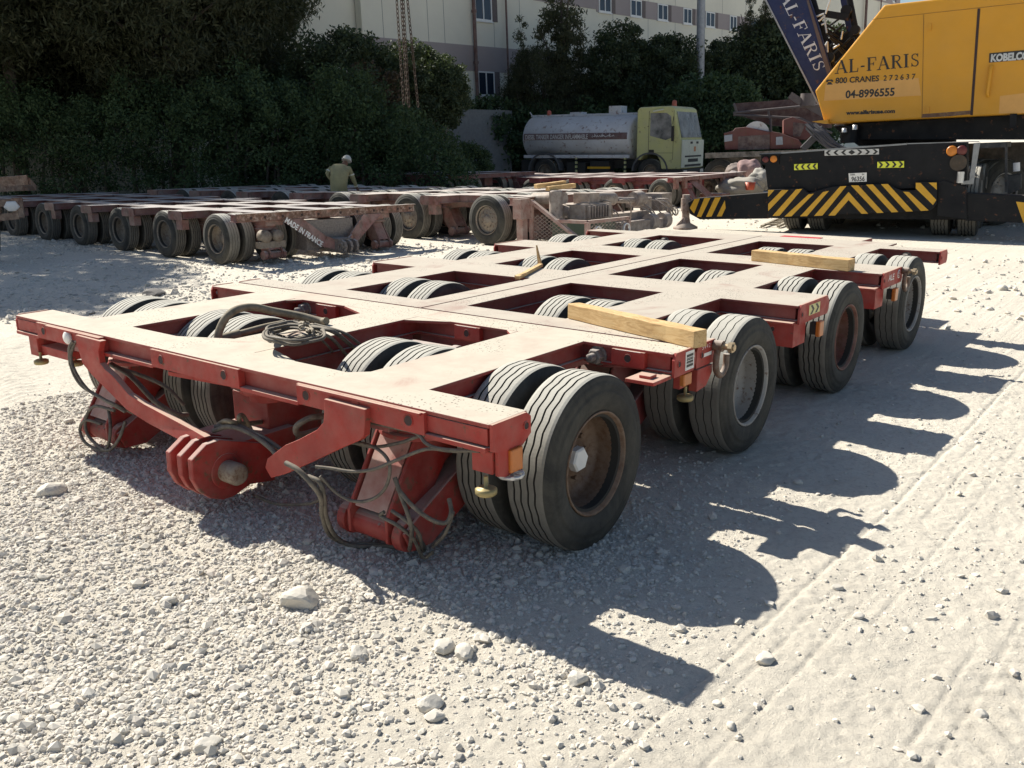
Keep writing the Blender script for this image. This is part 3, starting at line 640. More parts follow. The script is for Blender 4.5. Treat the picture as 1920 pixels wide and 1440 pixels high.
S = [scatter(200000, -2.6, 2.7, -2.0, 1.4, d1, .0028, .0060, .017), scatter(7000, -2.6, 2.7, -2.0, 1.4, d1, .009, .0135, .028), scatter(30000, -.5, 2.5, .3, 3.2, d4, .0025, .0048, .015),
     scatter(110000, -3, 4.4, -2, 6.5, d2, .0015, .0033, .013), scatter(26000, 1.9, 4.5, -1.3, 6.5, lambda x, y: .06+3*np.clip(fbm(x, y, 2.4, 5, 41)-.10, 0, 1), .0028, .0055, .016), scatter(160, 2.3, 4.2, -1, 3.5, lambda x, y: .8+0*x, .008, .013, .024), scatter(42000, -18, -2.0, 1.5, 9, d3, .006, .014, .05), scatter(8000, -8, 8, 6, 20, d3, .01, .02, .05)]
X = np.concatenate([s[0] for s in S]); Y = np.concatenate([s[1] for s in S]); Rr = np.concatenate([s[2] for s in S]); n = len(X); print('stones', n)
Z = gz(X, Y)
v = ICO[None]*rng.uniform(.72, 1.25, (n, 12, 1)); v = v*(rng.uniform(.65, 1.25, (n, 1, 3))*np.array([1, 1, .72]))
a = rng.uniform(0, 2*math.pi, n); ca, sa = np.cos(a)[:, None], np.sin(a)[:, None]; tl = rng.normal(0, .35, n)[:, None]
vx, vy, vz = v[..., 0], v[..., 1], v[..., 2]; vy, vz = vy*np.cos(tl)-vz*np.sin(tl), vy*np.sin(tl)+vz*np.cos(tl)
vx, vy = vx*ca-vy*sa, vx*sa+vy*ca
v = np.stack([vx, vy, vz], -1)*Rr[:, None, None]+np.stack([X, Y, Z+Rr*rng.uniform(-.25, .25, n)], -1)[:, None]
F = (ICF[None]+(np.arange(n)*12)[:, None, None]).reshape(-1, 3)
me = bpy.data.meshes.new('gravel'); mesh_np(me, v.reshape(-1, 3), F); me.polygons.foreach_set('use_smooth', np.zeros(len(F), dtype=bool))
def mat_stone(name, rnd=True):
    m, nt, bs, nd, lk = nodes(name); g = N(nt, 'ShaderNodeNewGeometry')
    src = g.outputs['Random Per Island'] if rnd else noise(nt, 6, 4)
    c = ramp(nt, src, [(0, (.19, .19, .19)), (.03, (.30, .30, .28)), (.055, (.48, .455, .405)), (.35, (.56, .525, .465)), (.6, (.61, .57, .495)), (.8, (.575, .515, .455)), (1, (.68, .645, .575))])
    c = mix(nt, ramp(nt, noise(nt, 40, 5, .7), [(.35, .15), (.65, .65)]), c, (.56, .52, .45))
    lk.new(c, bs.inputs['Base Color']); bs.inputs['Roughness'].default_value = .92; bs.inputs['Specular IOR Level'].default_value = .25
    bump(nt, bs, noise(nt, 120, 5, .7), .3, .003); return m
MS = mat_stone('crushed limestone'); me.materials.append(MS)
g = bpy.data.objects.new('gravel', me); COL.objects.link(g); tag(g, 'loose pale crushed limestone scattered over the yard', 'gravel', kind='stuff')
# single larger rocks
MR = mat_stone('pale rock', False)
def rock(px, py, wpx, label, z=1., flat=.6, mat=None):
    p = at(px, py); D = float(np.dot(p-CAM, FW)); r = wpx/2*D/FPX
    import bmesh
    bm = bmesh.new(); bmesh.ops.create_icosphere(bm, subdivisions=3, radius=1)
    sd = random.uniform(0, 50); A = [unit(rng.normal(0, 1, 3)) for _ in range(9)]; cut = [random.uniform(.62, .9) for _ in A]
    for q in bm.verts:
        c = np.array(q.co)
        for n_, k in zip(A, cut):
            dd = np.dot(c, n_)-k
            if dd > 0: c = c-n_*dd*.92
        c = c*(1+.12*float(vn(np.array(c[0]*2.5+sd), np.array(c[1]*2.5+c[2]*3), 2)-.5)); q.co = Vector((c[0]*r, c[1]*r*.8, c[2]*r*flat))
    me = bpy.data.meshes.new('rock'); bm.to_mesh(me); bm.free(); me.materials.append(mat or MR)
    o = bpy.data.objects.new('rock', me); COL.objects.link(o); o.location = (p[0], p[1], float(gz(np.array(p[0]), np.array(p[1])))+r*flat*.35*z); o.rotation_euler = (0, 0, random.uniform(0, 6)); tag(o, label, 'rock', 'larger loose rocks on the ground')
for a_ in ((566, 1133, 82, 'largest pale rock in the gravel, left of the sunlit foreground centre'), (808, 1328, 56, 'white rounded rock in the gravel near the bottom, below the pale slabs'), (672, 1232, 46, 'pale rock in the gravel between the largest rock and the shadow edge'), (1668/2+0, 1222, 52, 'flat pale rock just outside the shadow edge, lower middle'),
           (870, 1232, 48, 'pinkish slab-like rock beside the flat pale rock below the shadow'), (815, 1350, 42, 'grey-sided rock against the white rounded rock'), (390, 1405, 52, 'white rock at the bottom edge, left of centre'), (1082, 1280, 50, 'cream rock on the dust just past the gravel edge'),
           (1437, 1241, 42, 'white rock in a patch of grit on the packed dust'), (1497, 906, 22, 'round stone lying in the trailer shadow'), (97, 925, 54, 'pale lump at the left edge of the gravel'), (318, 1132, 38, 'small pale rock left of the largest rock'),
           (1570, 1105, 22, 'small white stone on the packed dust, right side'), (1610, 1160, 24, 'small stone with a dark shadow on the packed dust'), (1838, 1335, 30, 'whitish stone at the lower right on the dust'), (1880, 545, 26, 'pale crumbled lump on the sunny dust at the right edge'), (130, 793, 20, 'small brown clod on the dust near the left wheels'), (1345, 1322, 20, 'brown stone past the shadow tip of the front beam'), (1370, 1362, 24, 'low stone at the bottom right of the shadow tip')):
    rock(*a_)
rock(290, 552, 56, 'dark flat stone slab on the shaded ground behind the trailer', 1., .28, plain('dark slab', (.13, .12, .115), .9))
# ---------------------------------------------------------------- the other platform trailers
def side_trailer(label, t, yaw, tx, ty, zt, s, r0, w0, n, front=True, mats=('oldred', 'pinkred'), power=False, fhole=True, inner=True):
    k = 1.709/(1.709-t[2]); loc = CAM+(np.array(t)-CAM)*k
    T = thing('platform_trailer', label, 'trailer', loc, (tx, ty, yaw)); T.scale = (k, k, k); T['group'] = 'platform trailers parked behind'
    rows = [(0, .2)]+[(r0+i*s, r0+i*s+.42) for i in range(n)]; L = rows[-1][1]; MA, MBm = M[mats[0]], M[mats[1]]
    rr = [(-1.8, 1.8, a, b) for a, b in rows]+[(-1.31, -.9, 0, L), (.9, 1.31, 0, L), (-.17, .18, 0, L)]
    girders(rr, zt, .12).build('deck_frame', MA, T)
    b = MB()
    for a, c in rows[1:]:
        for sd in (-1, 1): end_plate(b, sd*1.8005, a, c, zt, sd, 0, .14); b.box((sd*1.7-.06, a+.1, zt-.30), (sd*1.7+.06, a+.28, zt-.141))
    b.box((-.17, .3, zt-.36), (.17, L, zt-.125))
    for sd in (-1, 1): b.box((sd*1.1-.16, .05, zt-.2), (sd*1.1+.16, L, zt-.125))
    b.build('end_plates', MBm, T)
    for i in range(n):
        yw = w0+i*s
        for sd in (-1, 1):
            if i < 4 or sd < 0:
                bogie(T, sd*1.11, yw, MBm, cyl=False)
            for kx, (dx, fc) in enumerate(((-.5675, -1), (-.2925, 1), (.2925, -1), (.5675, 1))):
                if not inner and i > 3 and sd > 0: continue
                put_wheel(T, sd*1.11+dx, yw, fc, 'rimold', worn=random.random() < .3 or (i == 0 and kx == 0), spin=random.uniform(0, 6), convex=(mats[0] == 'pinkred' and kx in (0, 3)))
    return T, MA, MBm
T2, A2, B2 = side_trailer('dark dusty platform trailer on the left with a peeling pale front beam and lettered drawbar', (-7.8744, 7.7061, -.1205), 1.5171, -.0088, .0146, .775, 1.5845, 1.5453, .6433, 7)
b = MB()
for i, x in enumerate((-1.6, -1.42, -1.06, -.72, -.35, .05, .38, .7, .95, 1.2, 1.62)):
    pass
b.box((-1.79, -.016, .665), (1.79, -.001, .772)); b.box((-1.8, -.05, .776), (1.8, .0, .786))
for x in (-1.55, -1.3, -.98, -.62, -.3, .15, .5, .86, 1.05, 1.4, 1.68): hole(b, (x, -.0162, .715), (0, -1, 0), .024)
b.build('front_plate', [M['peel'], M['hole']], T2)
b = MB()
for sd in (-1, 1):
    pts = [(sd*1.02, 0, .66), (sd*.62, 0, .66), (sd*.25, -.1, .36), (sd*.12, -.2, .24), (sd*.12, -.2, .12), (sd*.3, -.12, .18)]
    b.prism([(x, y-.03, z) for x, y, z in (pts[:3]+pts[5:])], (0, .03, 0)); b.bar((sd*.28, -.13, .28), (sd*.08, -.22, .2), .03, .17, (0, 0, 1))
b.build('drawbar_arm', B2, T2)
b = MB()
for x in (-.16, -.04, .08): b.prism([(x, -.38+.11*math.cos(a), .20+.11*math.sin(a)) for a in np.linspace(0, 2*math.pi, 9)[:-1]], (.045, 0, 0))
b.lathe([(0, .07), (.02, .07), (.02, .045), (0, .045)], (-.18, -.38, .20), (1, 0, 0), 20, close=True); b.box((-.15, -.3, .1), (.14, .2, .32)); b.box((-.55, .0, .15), (.4, .35, .62)); b.build('hitch_lugs', M['bolt'], T2)
b = MB()
for x in (-1.3, -1.08): b.lathe([(-.1, .0), (-.09, .08), (-.04, .1), (.06, .1), (.1, .07), (.12, 0)], (x, .05, .42), (0, 1, 0), 20)
b.box((-1.42, .0, .24), (-.95, .12, .34)); b.build('air_tank', M['rimold'], T2)
def path_text(txt, size, mat, parent, f, bold=.02):
    o = text_mesh('lettering', txt, mat, parent, (0, 0, 0), (1, 0, 0), (0, 1, 0), 1, bold=bold)
    for v in o.data.vertices: v.co = Vector(f(v.co.x*size, v.co.y*size))
    return o
ua = unit(np.array([.42, -.07, -.30])); wa = unit(np.array([.3, 0, .42]))
path_text('MADE IN FRANCE', .155, M['white'], T2, lambda x, y: np.array([-.98, -.045, .63])+ua*x*.60+wa*y*.8, bold=.03)
T3, A3, B3 = side_trailer('pinkish dusty platform trailer behind the dark one, engine pack at its front', (-4.6618, 10.4259, .1239), 1.5221, -.0151, .0099, .7345, 1.7999, 1.6901, .6712, 6, mats=('pinkred', 'pinkred'))
# engine pack on the nose of the second trailer
M['packpink'] = painted('dusty pink frame', (.36, .2, .17), (.3, .16, .13), dust=(.52, .44, .38), top=.9, side=.4, rust=.1, ns=5)
M['mesh'] = plain('expanded metal', (.34, .27, .23), .7); M['engine'] = painted('dusty engine metal', (.26, .23, .2), (.2, .15, .13), dust=(.5, .43, .37), top=.8, side=.5, rust=.1, ns=6)
b = MB(); yf = -.62
for x in (-1.62, -1.30, -1.26): pass
b.box((-1.78, -.07, .02), (-1.66, .05, .70)); b.box((-1.85, -.1, .42), (-1.62, .06, .72))
b.bar((-1.60, -.1, .70), (-1.60, -.1, .05), .06, .05); b.bar((-1.60, -.1, .04), (-1.60, -1.15, .06), .06, .09); b.bar((-1.60, -.1, .68), (-1.60, -1.05, .12), .05, .07, (1, 0, 0))
b.bar((-1.60, -1.15, .02), (-1.60, -1.15, .40), .07, .06); b.bar((-1.60, -1.15, .40), (-.55, -1.15, .40), .06, .05); b.bar((-1.60, -1.15, .06), (-.55, -1.15, .06), .06, .07); b.bar((-.55, -1.15, .03), (-.55, -1.15, .42), .06, .06)
b.bar((-1.60, -.55, .40), (-1.60, -1.15, .40), .05, .05)
b.build('engine_frame', M['packpink'], T3, .004)
b = MB()
def lattice(o, u, w, nu, nw, c=.045, r=.004):
    o, u, w = map(np.array, (o, u, w))
    for i in range(int(nu*2)):
        for j in range(int(nw*2)):
            if (i+j) % 2: continue
            p = o+u*c*i+w*c*.6*j; b.bar(p, p+u*c+w*c*.6, r*1.6, r*1.6); b.bar(p+u*c, p+w*c*.6, r*1.6, r*1.6)
lattice((-1.60, -.15, .1), (0, -1, 0), (0, 0, 1), 7, 7); 
lattice((-1.52, -1.16, .1), (1, 0, 0), (0, 0, 1), 10, 5)
b.build('mesh_guard', M['mesh'], T3)
b = MB()
for x in (-1.42, -.68): b.lathe([(0, .085), (.03, .085), (.03, .07), (0, .07)], (x, -1.19, .25), (0, -1, 0), 24, close=True)
b.build('lamp_ring', M['white'], T3)
b = MB(); b.box((-1.2, -1.12, .14), (-.85, -1.0, .36)); b.box((-1.35, -.9, .1), (-.6, -.3, .36)); b.build('battery', plain('green grey box', (.13, .17, .12), .7), T3)
b = MB()
b.lathe([(0, .1), (.4, .1), (.42, .08)], (-1.45, -.45, .42), (0, 0, 1), 20); b.cyl((-1.3, -.5, .72), (-1.3, .1, .70), .09, 18); b.lathe([(0, .1), (.1, .13), (.22, .1)], (-1.15, -.3, .5), (0, -1, 0), 20)
b.box((-1.2, -.8, .4), (-.5, -.2, .62)); b.box((-.95, -.7, .45), (-.68, -.4, .78)); b.cyl((-.65, -.55, .68), (-.1, -.55, .66), .10, 20); b.cyl((-.1, -.55, .64), (.6, -.5, .60), .05, 14); b.lathe([(0, .12), (.2, .14), (.3, .1)], (.55, -.5, .62), (1, 0, 0), 18)
for k in range(8): b.box((-1.15+k*.07, -.86, .42), (-1.13+k*.07, -.8, .60))
b.box((-.4, -.6, .25), (.9, -.3, .42)); b.lathe([(0, .13), (.16, .13)], (.55, -.8, .26), (1, 0, 0), 20); b.lathe([(0, .13), (.16, .13)], (.95, -.8, .26), (1, 0, 0), 20); b.box((-.3, -.85, .15), (1.1, -.4, .3))
b.box((1.0, -.35, .45), (1.3, -.05, .6)); b.lathe([(0, .1), (.25, .1)], (1.1, -.4, .38), (0, 0, 1), 18); b.box((1.45, -.5, .38), (1.78, -.1, .68))
b.build('engine_pack', M['engine'], T3, .004)
b = MB()
for k in range(12):
    x = random.uniform(-1.2, 1.5); P = [np.array([x, -.5, .6]), np.array([x+random.uniform(-.1, .3), -.75, .45+random.uniform(-.1, .2)]), np.array([x+.35, -.6, .3]), np.array([x+.3, -.4, .55])]; b.tube(spline(P, 5), .012, 6)
b.build('hoses', M['engine'], T3)
T4, A4, B4 = side_trailer('far red platform trailer in front of the tanker truck, its nose frame at the right', (-7.6351, 20.9362, -.0404), 1.4714, -.0212, -.0136, .7993, 1.5416, 1.5393, .4093, 9, mats=('deepred', 'deepred'))
b = MB()
for sd in (-1, 1):
    b.prism([(sd*1.1, -.03, .68), (sd*.7, -.03, .68), (sd*.2, -.3, .2), (sd*.35, -.3, .1)], (0, .03, 0))
for x in (-1.7, -1.3, -.6, .6, 1.3, 1.7): b.box((x-.06, -.08, .5), (x+.06, .02, .8))
b.box((-1.8, -.07, .70), (1.8, -.005, .80)); b.box((-.2, -.5, .1), (.2, .2, .3)); b.build('nose_frame', M['pinkred'], T4)
T5, A5, B5 = side_trailer('dark low platform trailer farthest left beyond the pink one, beside the hedge', (-13.6, 19.0, -.02), 1.50, -.01, .0, .80, 1.56, 1.5, .5, 5, mats=('oldred', 'oldred'), inner=False)
for pA, pB, lb in (((1008, 354), (1062, 347), 'timber baulk lying across the pinkish trailer beside its engine pack'), ((1030, 358), (1080, 352), 'second shorter timber behind the first on the pinkish trailer')):
    a_, c_ = atd(*pA, 14.6), atd(*pB, 14.9); timber(a_, c_, .1, .07, lb)
# rusty steel frames at the left edge
RF = thing('rusty_steelwork', 'rusty pale steel beams stacked at the left edge of the yard', 'steelwork', at(-40, 452)); o = np.array(RF.location)
b = MB(); P0 = atd(-120, 400, 13.5); 
b.bar(atd(-160, 352, 13.4), atd(52, 337, 13.9), .16, .14); b.bar(atd(-160, 396, 13.2), atd(34, 378, 13.6), .1, .1); b.bar(atd(-160, 424, 13.2), atd(36, 404, 13.6), .12, .1); b.bar(atd(32, 372, 13.6), atd(36, 408, 13.6), .14, .1); b.bar(atd(-60, 395, 13.4), atd(-60, 430, 13.4), .1, .1); b.bar(atd(-5, 388, 13.5), atd(-5, 415, 13.5), .08, .08)
b.bar(atd(50, 340, 13.9), atd(62, 352, 15.5), .1, .1); b.bar(atd(-160, 360, 15.2), atd(62, 350, 15.6), .12, .12)
b.build('rusty_beams', painted('rusty pale beam', (.36, .25, .18), (.28, .15, .09), dust=(.45, .38, .3), top=.5, side=.3, rust=.5, ns=4), RF, off=o)
b = MB(); 
for px in (-90, -8): b.bar(atd(px, 420, 13.5), atd(px, 470, 13.5), .09, .09)
b.build('support_block', M['dark'], RF, off=o)
b = MB(); b.lathe([(-.06, .05), (0, .11), (.08, .06)], atd(22, 388, 13.5), (0, 0, 1), 14); b.build('rag', M['white'], RF, off=o)
# ---------------------------------------------------------------- mobile crane
M['crblack'] = painted('crane black paint', (.006, .007, .010), (.009, .010, .012), dust=(.2, .18, .16), top=.35, side=.01, rust=.03, ns=2, rough=.5, spec=.22)
M['cryel'] = painted('crane yellow paint', (.70, .325, .014), (.64, .30, .014), dust=(.45, .35, .2), top=.3, side=.04, rust=0, ns=1.6, rough=.42)
M['crpeach'] = plain('repainted patch', (.70, .37, .10), .5, var=.05); M['hazyel'] = plain('hazard yellow', (.62, .34, .02), .45, var=.1)
M['blue'] = painted('boom blue paint', (.008, .018, .085), (.008, .016, .065), dust=(.10, .09, .09), top=.3, side=.03, rust=.04, ns=2)
M['chequer'] = plain('chequer plate', (.26, .27, .28), .5, .5)
uvec = atd(1812, 412, 15.2)-atd(1440, 407, 16.8)
CP = Plane(atd(1440, 407, 16.8), uvec); co = at(1640, 430)
CR = thing('mobile_crane', 'yellow and black truck crane with striped bumper and outriggers spread, back towards the camera', 'crane', co)
def panel(name, pts, mat, parent, off, thick, o=co, pl=CP, bevel=0, extra=None):
    b = MB(); b.prism([pl.p(x, y, off) for x, y in pts], pl.v*thick); 
    return b.build(name, mat, parent, bevel, off=o)
BK = M['crblack']
# carrier body
b = MB()
def pz(b, pts, off, th, mi=0, pl=CP): b.prism([pl.p(x, y, off) for x, y in pts], pl.v*th, mi)
pz(b, [(1432, 290), (1700, 270), (1762, 267), (1812, 266), (1814, 345), (1757, 345), (1757, 352), (1440, 362)], .0, .5)
pz(b, [(1440, 340), (1812, 330), (1812, 412), (1740, 412), (1440, 409)], .20, .6)
pz(b, [(1757, 341), (1770, 338), (1812, 350), (1813, 412), (1757, 405)], -.02, .22)
pz(b, [(1470, 293), (1780, 275), (1780, 400), (1470, 400)], .6, 10.)
b.build('carrier_body', BK, CR, .01, off=co)
b = MB(); pz(b, [(1425, 288), (1700, 268.5), (1700, 271.5), (1425, 291)], -.03, .45); pz(b, [(1700, 268.5), (1835, 264.5), (1835, 266), (1700, 270.5)], .0, .2)
b.build('deck_edge', M['chequer'], CR, off=co)
panel('hazard_board', [(1440, 356), (1504, 353), (1516, 362), (1560, 350), (1586, 349), (1660, 345), (1690, 357), (1716, 357), (1717, 341), (1757, 341), (1757, 382), (1744, 395.6), (1440, 407)], BK, CR, -.10, .06, bevel=.008)
K6 = lambda x, y: (1200+x/2.667, 180+y/2.667)
b = MB()
for q in ([(640,470),(672,470),(640,505)], [(641,540),(710,470),(742,470),(641,575)], [(662,600),(780,467),(812,464),(697,599)], [(722,603),(842,492),(870,488),(757,602)], [(800,602),(915,480),(945,474),(835,601)], [(870,600),(1000,452),(1032,450),(912,598)],
          [(942,598),(1043,480),(1140,588),(1108,589),(1043,520),(975,598)], [(1055,447),(1092,447),(1218,584),(1185,585)], [(1130,443),(1165,442),(1292,580),(1258,582)], [(1205,441),(1240,440),(1365,577),(1330,578)], [(1315,478),(1345,480),(1443,572),(1405,575)], [(1379,434),(1402,434),(1482,520),(1465,545),(1379,462)], [(1443,433),(1484,433),(1484,470)]):
    pz(b, [K6(*p) for p in q], -.105, .0045)
b.build('hazard_stripes', M['hazyel'], CR, off=co)
# outrigger beams, jacks
panel('outrigger_beam', [(1302, 372), (1441, 361), (1441, 410), (1312, 411.5), (1293, 401), (1290, 380)], BK, CR, .02, .34, bevel=.01); b = MB(); pz(b, [(1811, 362), (2080, 374), (2080, 424), (1811, 414)], .02, .34)
b.build('outrigger_beam', BK, CR, .01, off=co)
b = MB()
for q in ([(249,560),(272,516),(299,513),(270,588)], [(284,603),(322,511),(352,510),(305,606)], [(330,604),(375,508),(404,507),(357,603)], [(384,602),(424,522),(428,560),(408,602)]):
    pz(b, [K6(*p) for p in q], .0155, .0045)
b.build('outrigger_stripes', M['hazyel'], CR, off=co); b = MB()
for x in (1905, 1945, 1985): pz(b, [(x, 378), (x+18, 380), (x+34, 418), (x+14, 418)], .0155, .0045)
b.build('outrigger_stripes', M['hazyel'], CR, off=co)
b = MB(); q0 = CP.p(1287, 365, .2); q1 = CP.p(1285, 424, .2); b.tube([q0, q1], .075, 14); b.lathe([(0, .1), (.25, .1)], CP.p(1286, 396, .2), (0, 0, 1), 16)
b.lathe([(0, .24), (.05, .24), (.12, .1), (.3, .06)], q1+np.array([0, 0, -.06]), (0, 0, 1), 20)
b.bar(CP.p(1270, 424, .1), CP.p(1288, 404, .2), .07, .07); b.build('jack', painted('grimy jack', (.3, .22, .2), (.2, .14, .12), side=.4, rust=.3), CR, off=co)
# rear tyres of the carrier
crt = tyre_mesh(False)
def big_wheel(c, ax, scale, name='wheel', parent=CR, rim='rimgrey', w=1.0, me=None):
    t = bpy.data.objects.new(name, me or TYRE); COL.objects.link(t); t.parent = parent; a = unit(ax)
    t.location = Vector(c)-parent.location if parent is not None else Vector(c)
    t.rotation_euler = Vector((1, 0, 0)).rotation_difference(Vector(a)).to_euler(); t.scale = (scale*w, scale, scale)
    r = bpy.data.objects.new('rim', RIM[rim]); COL.objects.link(r); r.parent = t; return t
sc = .60/.3835
for px, offs in ((1491, (.9, 2.4)), (1536, (.9, 2.4)), (1762, (.9, 2.4)), (1812, (.9, 2.4))):
    for of in offs:
        q = CP.p(px, 431 if px < 1600 else 437, .9); q = q+CP.v*(of-.9); q[2] = .60; big_wheel(q, CP.u*(1 if px in (1536, 1812) else -1), sc, w=.98)
# right flank: fender frame and the front-axle tyres standing proud of it
b = MB(); pz(b, [(1826, 268), (1838, 267), (1825, 345), (1802, 346), (1803, 340), (1818, 338)], -.02, .03); b.build('chequer_bracket', M['chequer'], CR, off=co)
for px, of in ((1838, 3.2), (1872, 3.2)):
    q = CP.p(px, 360, of); z0 = CP.p(px, 433, of); q[2] = .64; big_wheel(q, CP.u*.80-CP.v*.6, .62/.3835, w=.8, rim='rimgrey', me=TYREW)
b = MB(); pz(b, [(1836, 268), (1888, 266), (1888, 276), (1836, 278)], 1.6, 2.2); pz(b, [(1884, 268), (1889, 268), (1889, 360), (1884, 360)], 1.6, .06)
pz(b, [(1815, 269), (2090, 262), (2090, 400), (1815, 396)], 4.4, 3.); pz(b, [(1889, 330), (1914, 327), (1914, 355), (1889, 365)], 2., .6)
b.build('mudguard_frame', painted('dusty black frame', (.035, .035, .037), (.05, .05, .05), dust=(.25, .23, .2), side=.3, rust=.05), CR, off=co)
b = MB(); b.cyl(CP.p(1802, 322, -.08), CP.p(1800, 343, -.08), .055, 16); b.build('silver_canister', M['silver'], CR, off=co)
b = MB(); b.cyl(CP.p(1906, 305, 1.2), CP.p(1906, 321, 1.2), .055, 16); b.build('white_filter', M['white'], CR, off=co)
def disc(name, px, py, r, mat, off=-.02):
    b = MB(); b.lathe([(0, r), (.025, r), (.035, r*.8), (.035, 0)], CP.p(px, py, off), -CP.v, 24); return b.build(name, mat, CR, off=co)
LO, LR = plain('dull orange lens', (.60, .20, .02), .4), plain('dull red lens', (.12, .02, .018), .4); disc('indicator_lamp', 1785, 283, .085, LO); disc('tail_lamp', 1803.5, 282, .08, LR); disc('indicator_lamp', 1451, 298, .062, LO, -.05); disc('tail_lamp', 1436, 299, .055, LR, -.05)
b = MB(); pz(b, [(1427, 291), (1460, 290), (1460, 308), (1427, 309)], -.045, .2); pz(b, [(1424, 289), (1463, 288), (1463, 290.5), (1424, 291.5)], -.08, .25, 0); b.build('lamp_box', M['crblack'], CR, off=co)
b = MB(); q = CP.p(1797, 305, -.05); b.lathe([(0, .13), (.02, .13)], q, -CP.v, 20); b.build('round_cover', painted('rusty cover', (.05, .035, .022), dust=(.12, .09, .06), side=.2), CR, off=co)
# reflective signs
def chevs(name, quad, n, dirs, fg, bg, off=-.03):
    b = MB(); (x0, y0), (x1, y1) = quad; m = MB()
    pz(b, [(x0, y0[0]), (x1, y1[0]), (x1, y1[1]), (x0, y0[1])], off, .012, 0)
    W = (x1-x0)/n
    for k in range(n):
        s = dirs[k]; f0 = (k+.5)/n; xc = x0+(x1-x0)*f0; yt = y0[0]+(y1[0]-y0[0])*f0+.6; yb = y0[1]+(y1[1]-y0[1])*f0-.6; ym = (yt+yb)/2; a = W*.28
        if s: P = [(xc-a*1.2*s, yt), (xc, yt), (xc+a*1.3*s, ym), (xc, yb), (xc-a*1.2*s, yb), (xc+a*.1*s, ym)]
        else: P = [(xc-a*1.6, ym), (xc, yt), (xc+a*1.6, ym), (xc, yb)]
        pz(b, P, off-.0045, .004, 1)
    b.build(name, [bg, fg], CR, off=co)
chevs('chevron_plate', ((1546, (281.5, 292)), (1648, (279, 289.5))), 7, (-1, -1, -1, 0, 1, 1, 1), M['black'], M['silver'])
chevs('arrow_plate', ((1489, (308, 319)), (1533, (306, 317))), 4, (-1, -1, -1, -1), M['black'], M['yellowst'])
chevs('arrow_plate', ((1645, (303.5, 315)), (1695, (302, 314))), 4, (1, 1, 1, 1), M['black'], M['yellowst'])
panel('number_plate', [(1591, 325), (1625, 323.5), (1625, 340.5), (1592, 341.5)], M['white'], CR, -.03, .012)
def ptext(txt, px, py, hpx, mat, off, wpx=None, bold=.02, parent=CR, o=co, pl=CP, slope=0.):
    """lettering on a plane: baseline start px,py; cap height and width in picture pixels of the photograph"""
    a = pl.p(px, py, off); u = unit(pl.p(px+50, py+slope*50, off)-a); w = unit(pl.w-np.dot(pl.w, u)*u); s = np.linalg.norm(pl.p(px, py-hpx, off)-a)/.70
    t = text_mesh('lettering', txt, mat, parent, (0, 0, 0), (1, 0, 0), (0, 1, 0), 1, bold=bold)
    mx = max(v.co.x for v in t.data.vertices); sx = (np.linalg.norm(pl.p(px+wpx, py+slope*wpx, off)-a)/mx) if wpx else s
    for v in t.data.vertices: v.co = Vector(a+u*v.co.x*sx+w*v.co.y*s-np.asarray(o))
    return t
ptext('96356', 1596, 340, 8.5, M['black'], -.032, 25, slope=-.03); ptext('DUBAI', 1594, 329, 3, M['black'], -.032, 9, slope=-.03); ptext('H', 1616, 328.5, 3.2, M['black'], -.032, 4, slope=-.03)
# superstructure
SO = 1.3
house = [(1658, 9), (1802, -7), (1925, -21), (2120, -45), (2120, 200), (1912, 214), (1549, 232), (1545, 228), (1528, 170)]
panel('machine_house', house, M['cryel'], CR, SO, 2.7, bevel=.03)
YG = plain('yellow seam shade', (.30, .15, .02), .6); panel('panel_seam', [(1731.5, 27), (1732.6, 27), (1729.3, 218), (1728.2, 218)], YG, CR, SO-.006, .005); panel('panel_seam', [(1636, 36), (1930, 4), (1930, 4.8), (1636, 36.8)], YG, CR, SO-.006, .005)
b = MB(); pz(b, [(1833, 16), (1838, 16), (1824, 216), (1819, 216)], SO-.008, .007)
b.build('door_gap', M['hole'], CR, off=co)
panel('grime_strip', [(1728, 214), (1822, 207), (1821, 214), (1780, 218), (1728, 221)], painted('grimy yellow', (.28, .16, .04), (.10, .06, .03), side=.1, rust=.5, ns=6), CR, SO-.005, .004)
for hx, hy in ((1741, 45), (1737, 200)): panel('hinge', [(hx, hy), (hx+5, hy-.4), (hx+5, hy+11), (hx, hy+11.4)], M['cryel'], CR, SO-.03, .03)
panel('repaint_patch', [(1548, 157), (1722, 146), (1727, 179), (1545, 189)], M['crpeach'], CR, SO-.004, .0035); b = MB(); pz(b, [(1875, 180), (1925, 174), (1925, 212), (1873, 213)], SO-.004, .0035); b.build('repaint_patch', M['crpeach'], CR, off=co)
b = MB(); pz(b, [(1522, 228), (1552, 224), (1552, 232), (1545, 232)], SO-.2, .5); b.build('step_plate', M['cryel'], CR, off=co)
b = MB(); b.tube([CP.p(1852, 180, SO-.03), CP.p(1851, 176, SO-.07), CP.p(1858, 128, SO-.07), CP.p(1859, 124, SO-.03)], .03, 10); b.build('door_handle', M['cryel'], CR, off=co)
b = MB(); pz(b, [(1665, 35), (1668, 35), (1668, 37), (1665, 37)], SO-.01, .01)
panel('name_plate', [(1855, 100), (1932, 93), (1932, 111), (1854.5, 117.5)], M['black'], CR, SO-.012, .01)
ptext('KOBELCO', 1857, 115.5, 13, M['silver'], SO-.0135, 72, bold=.05, slope=-.075)
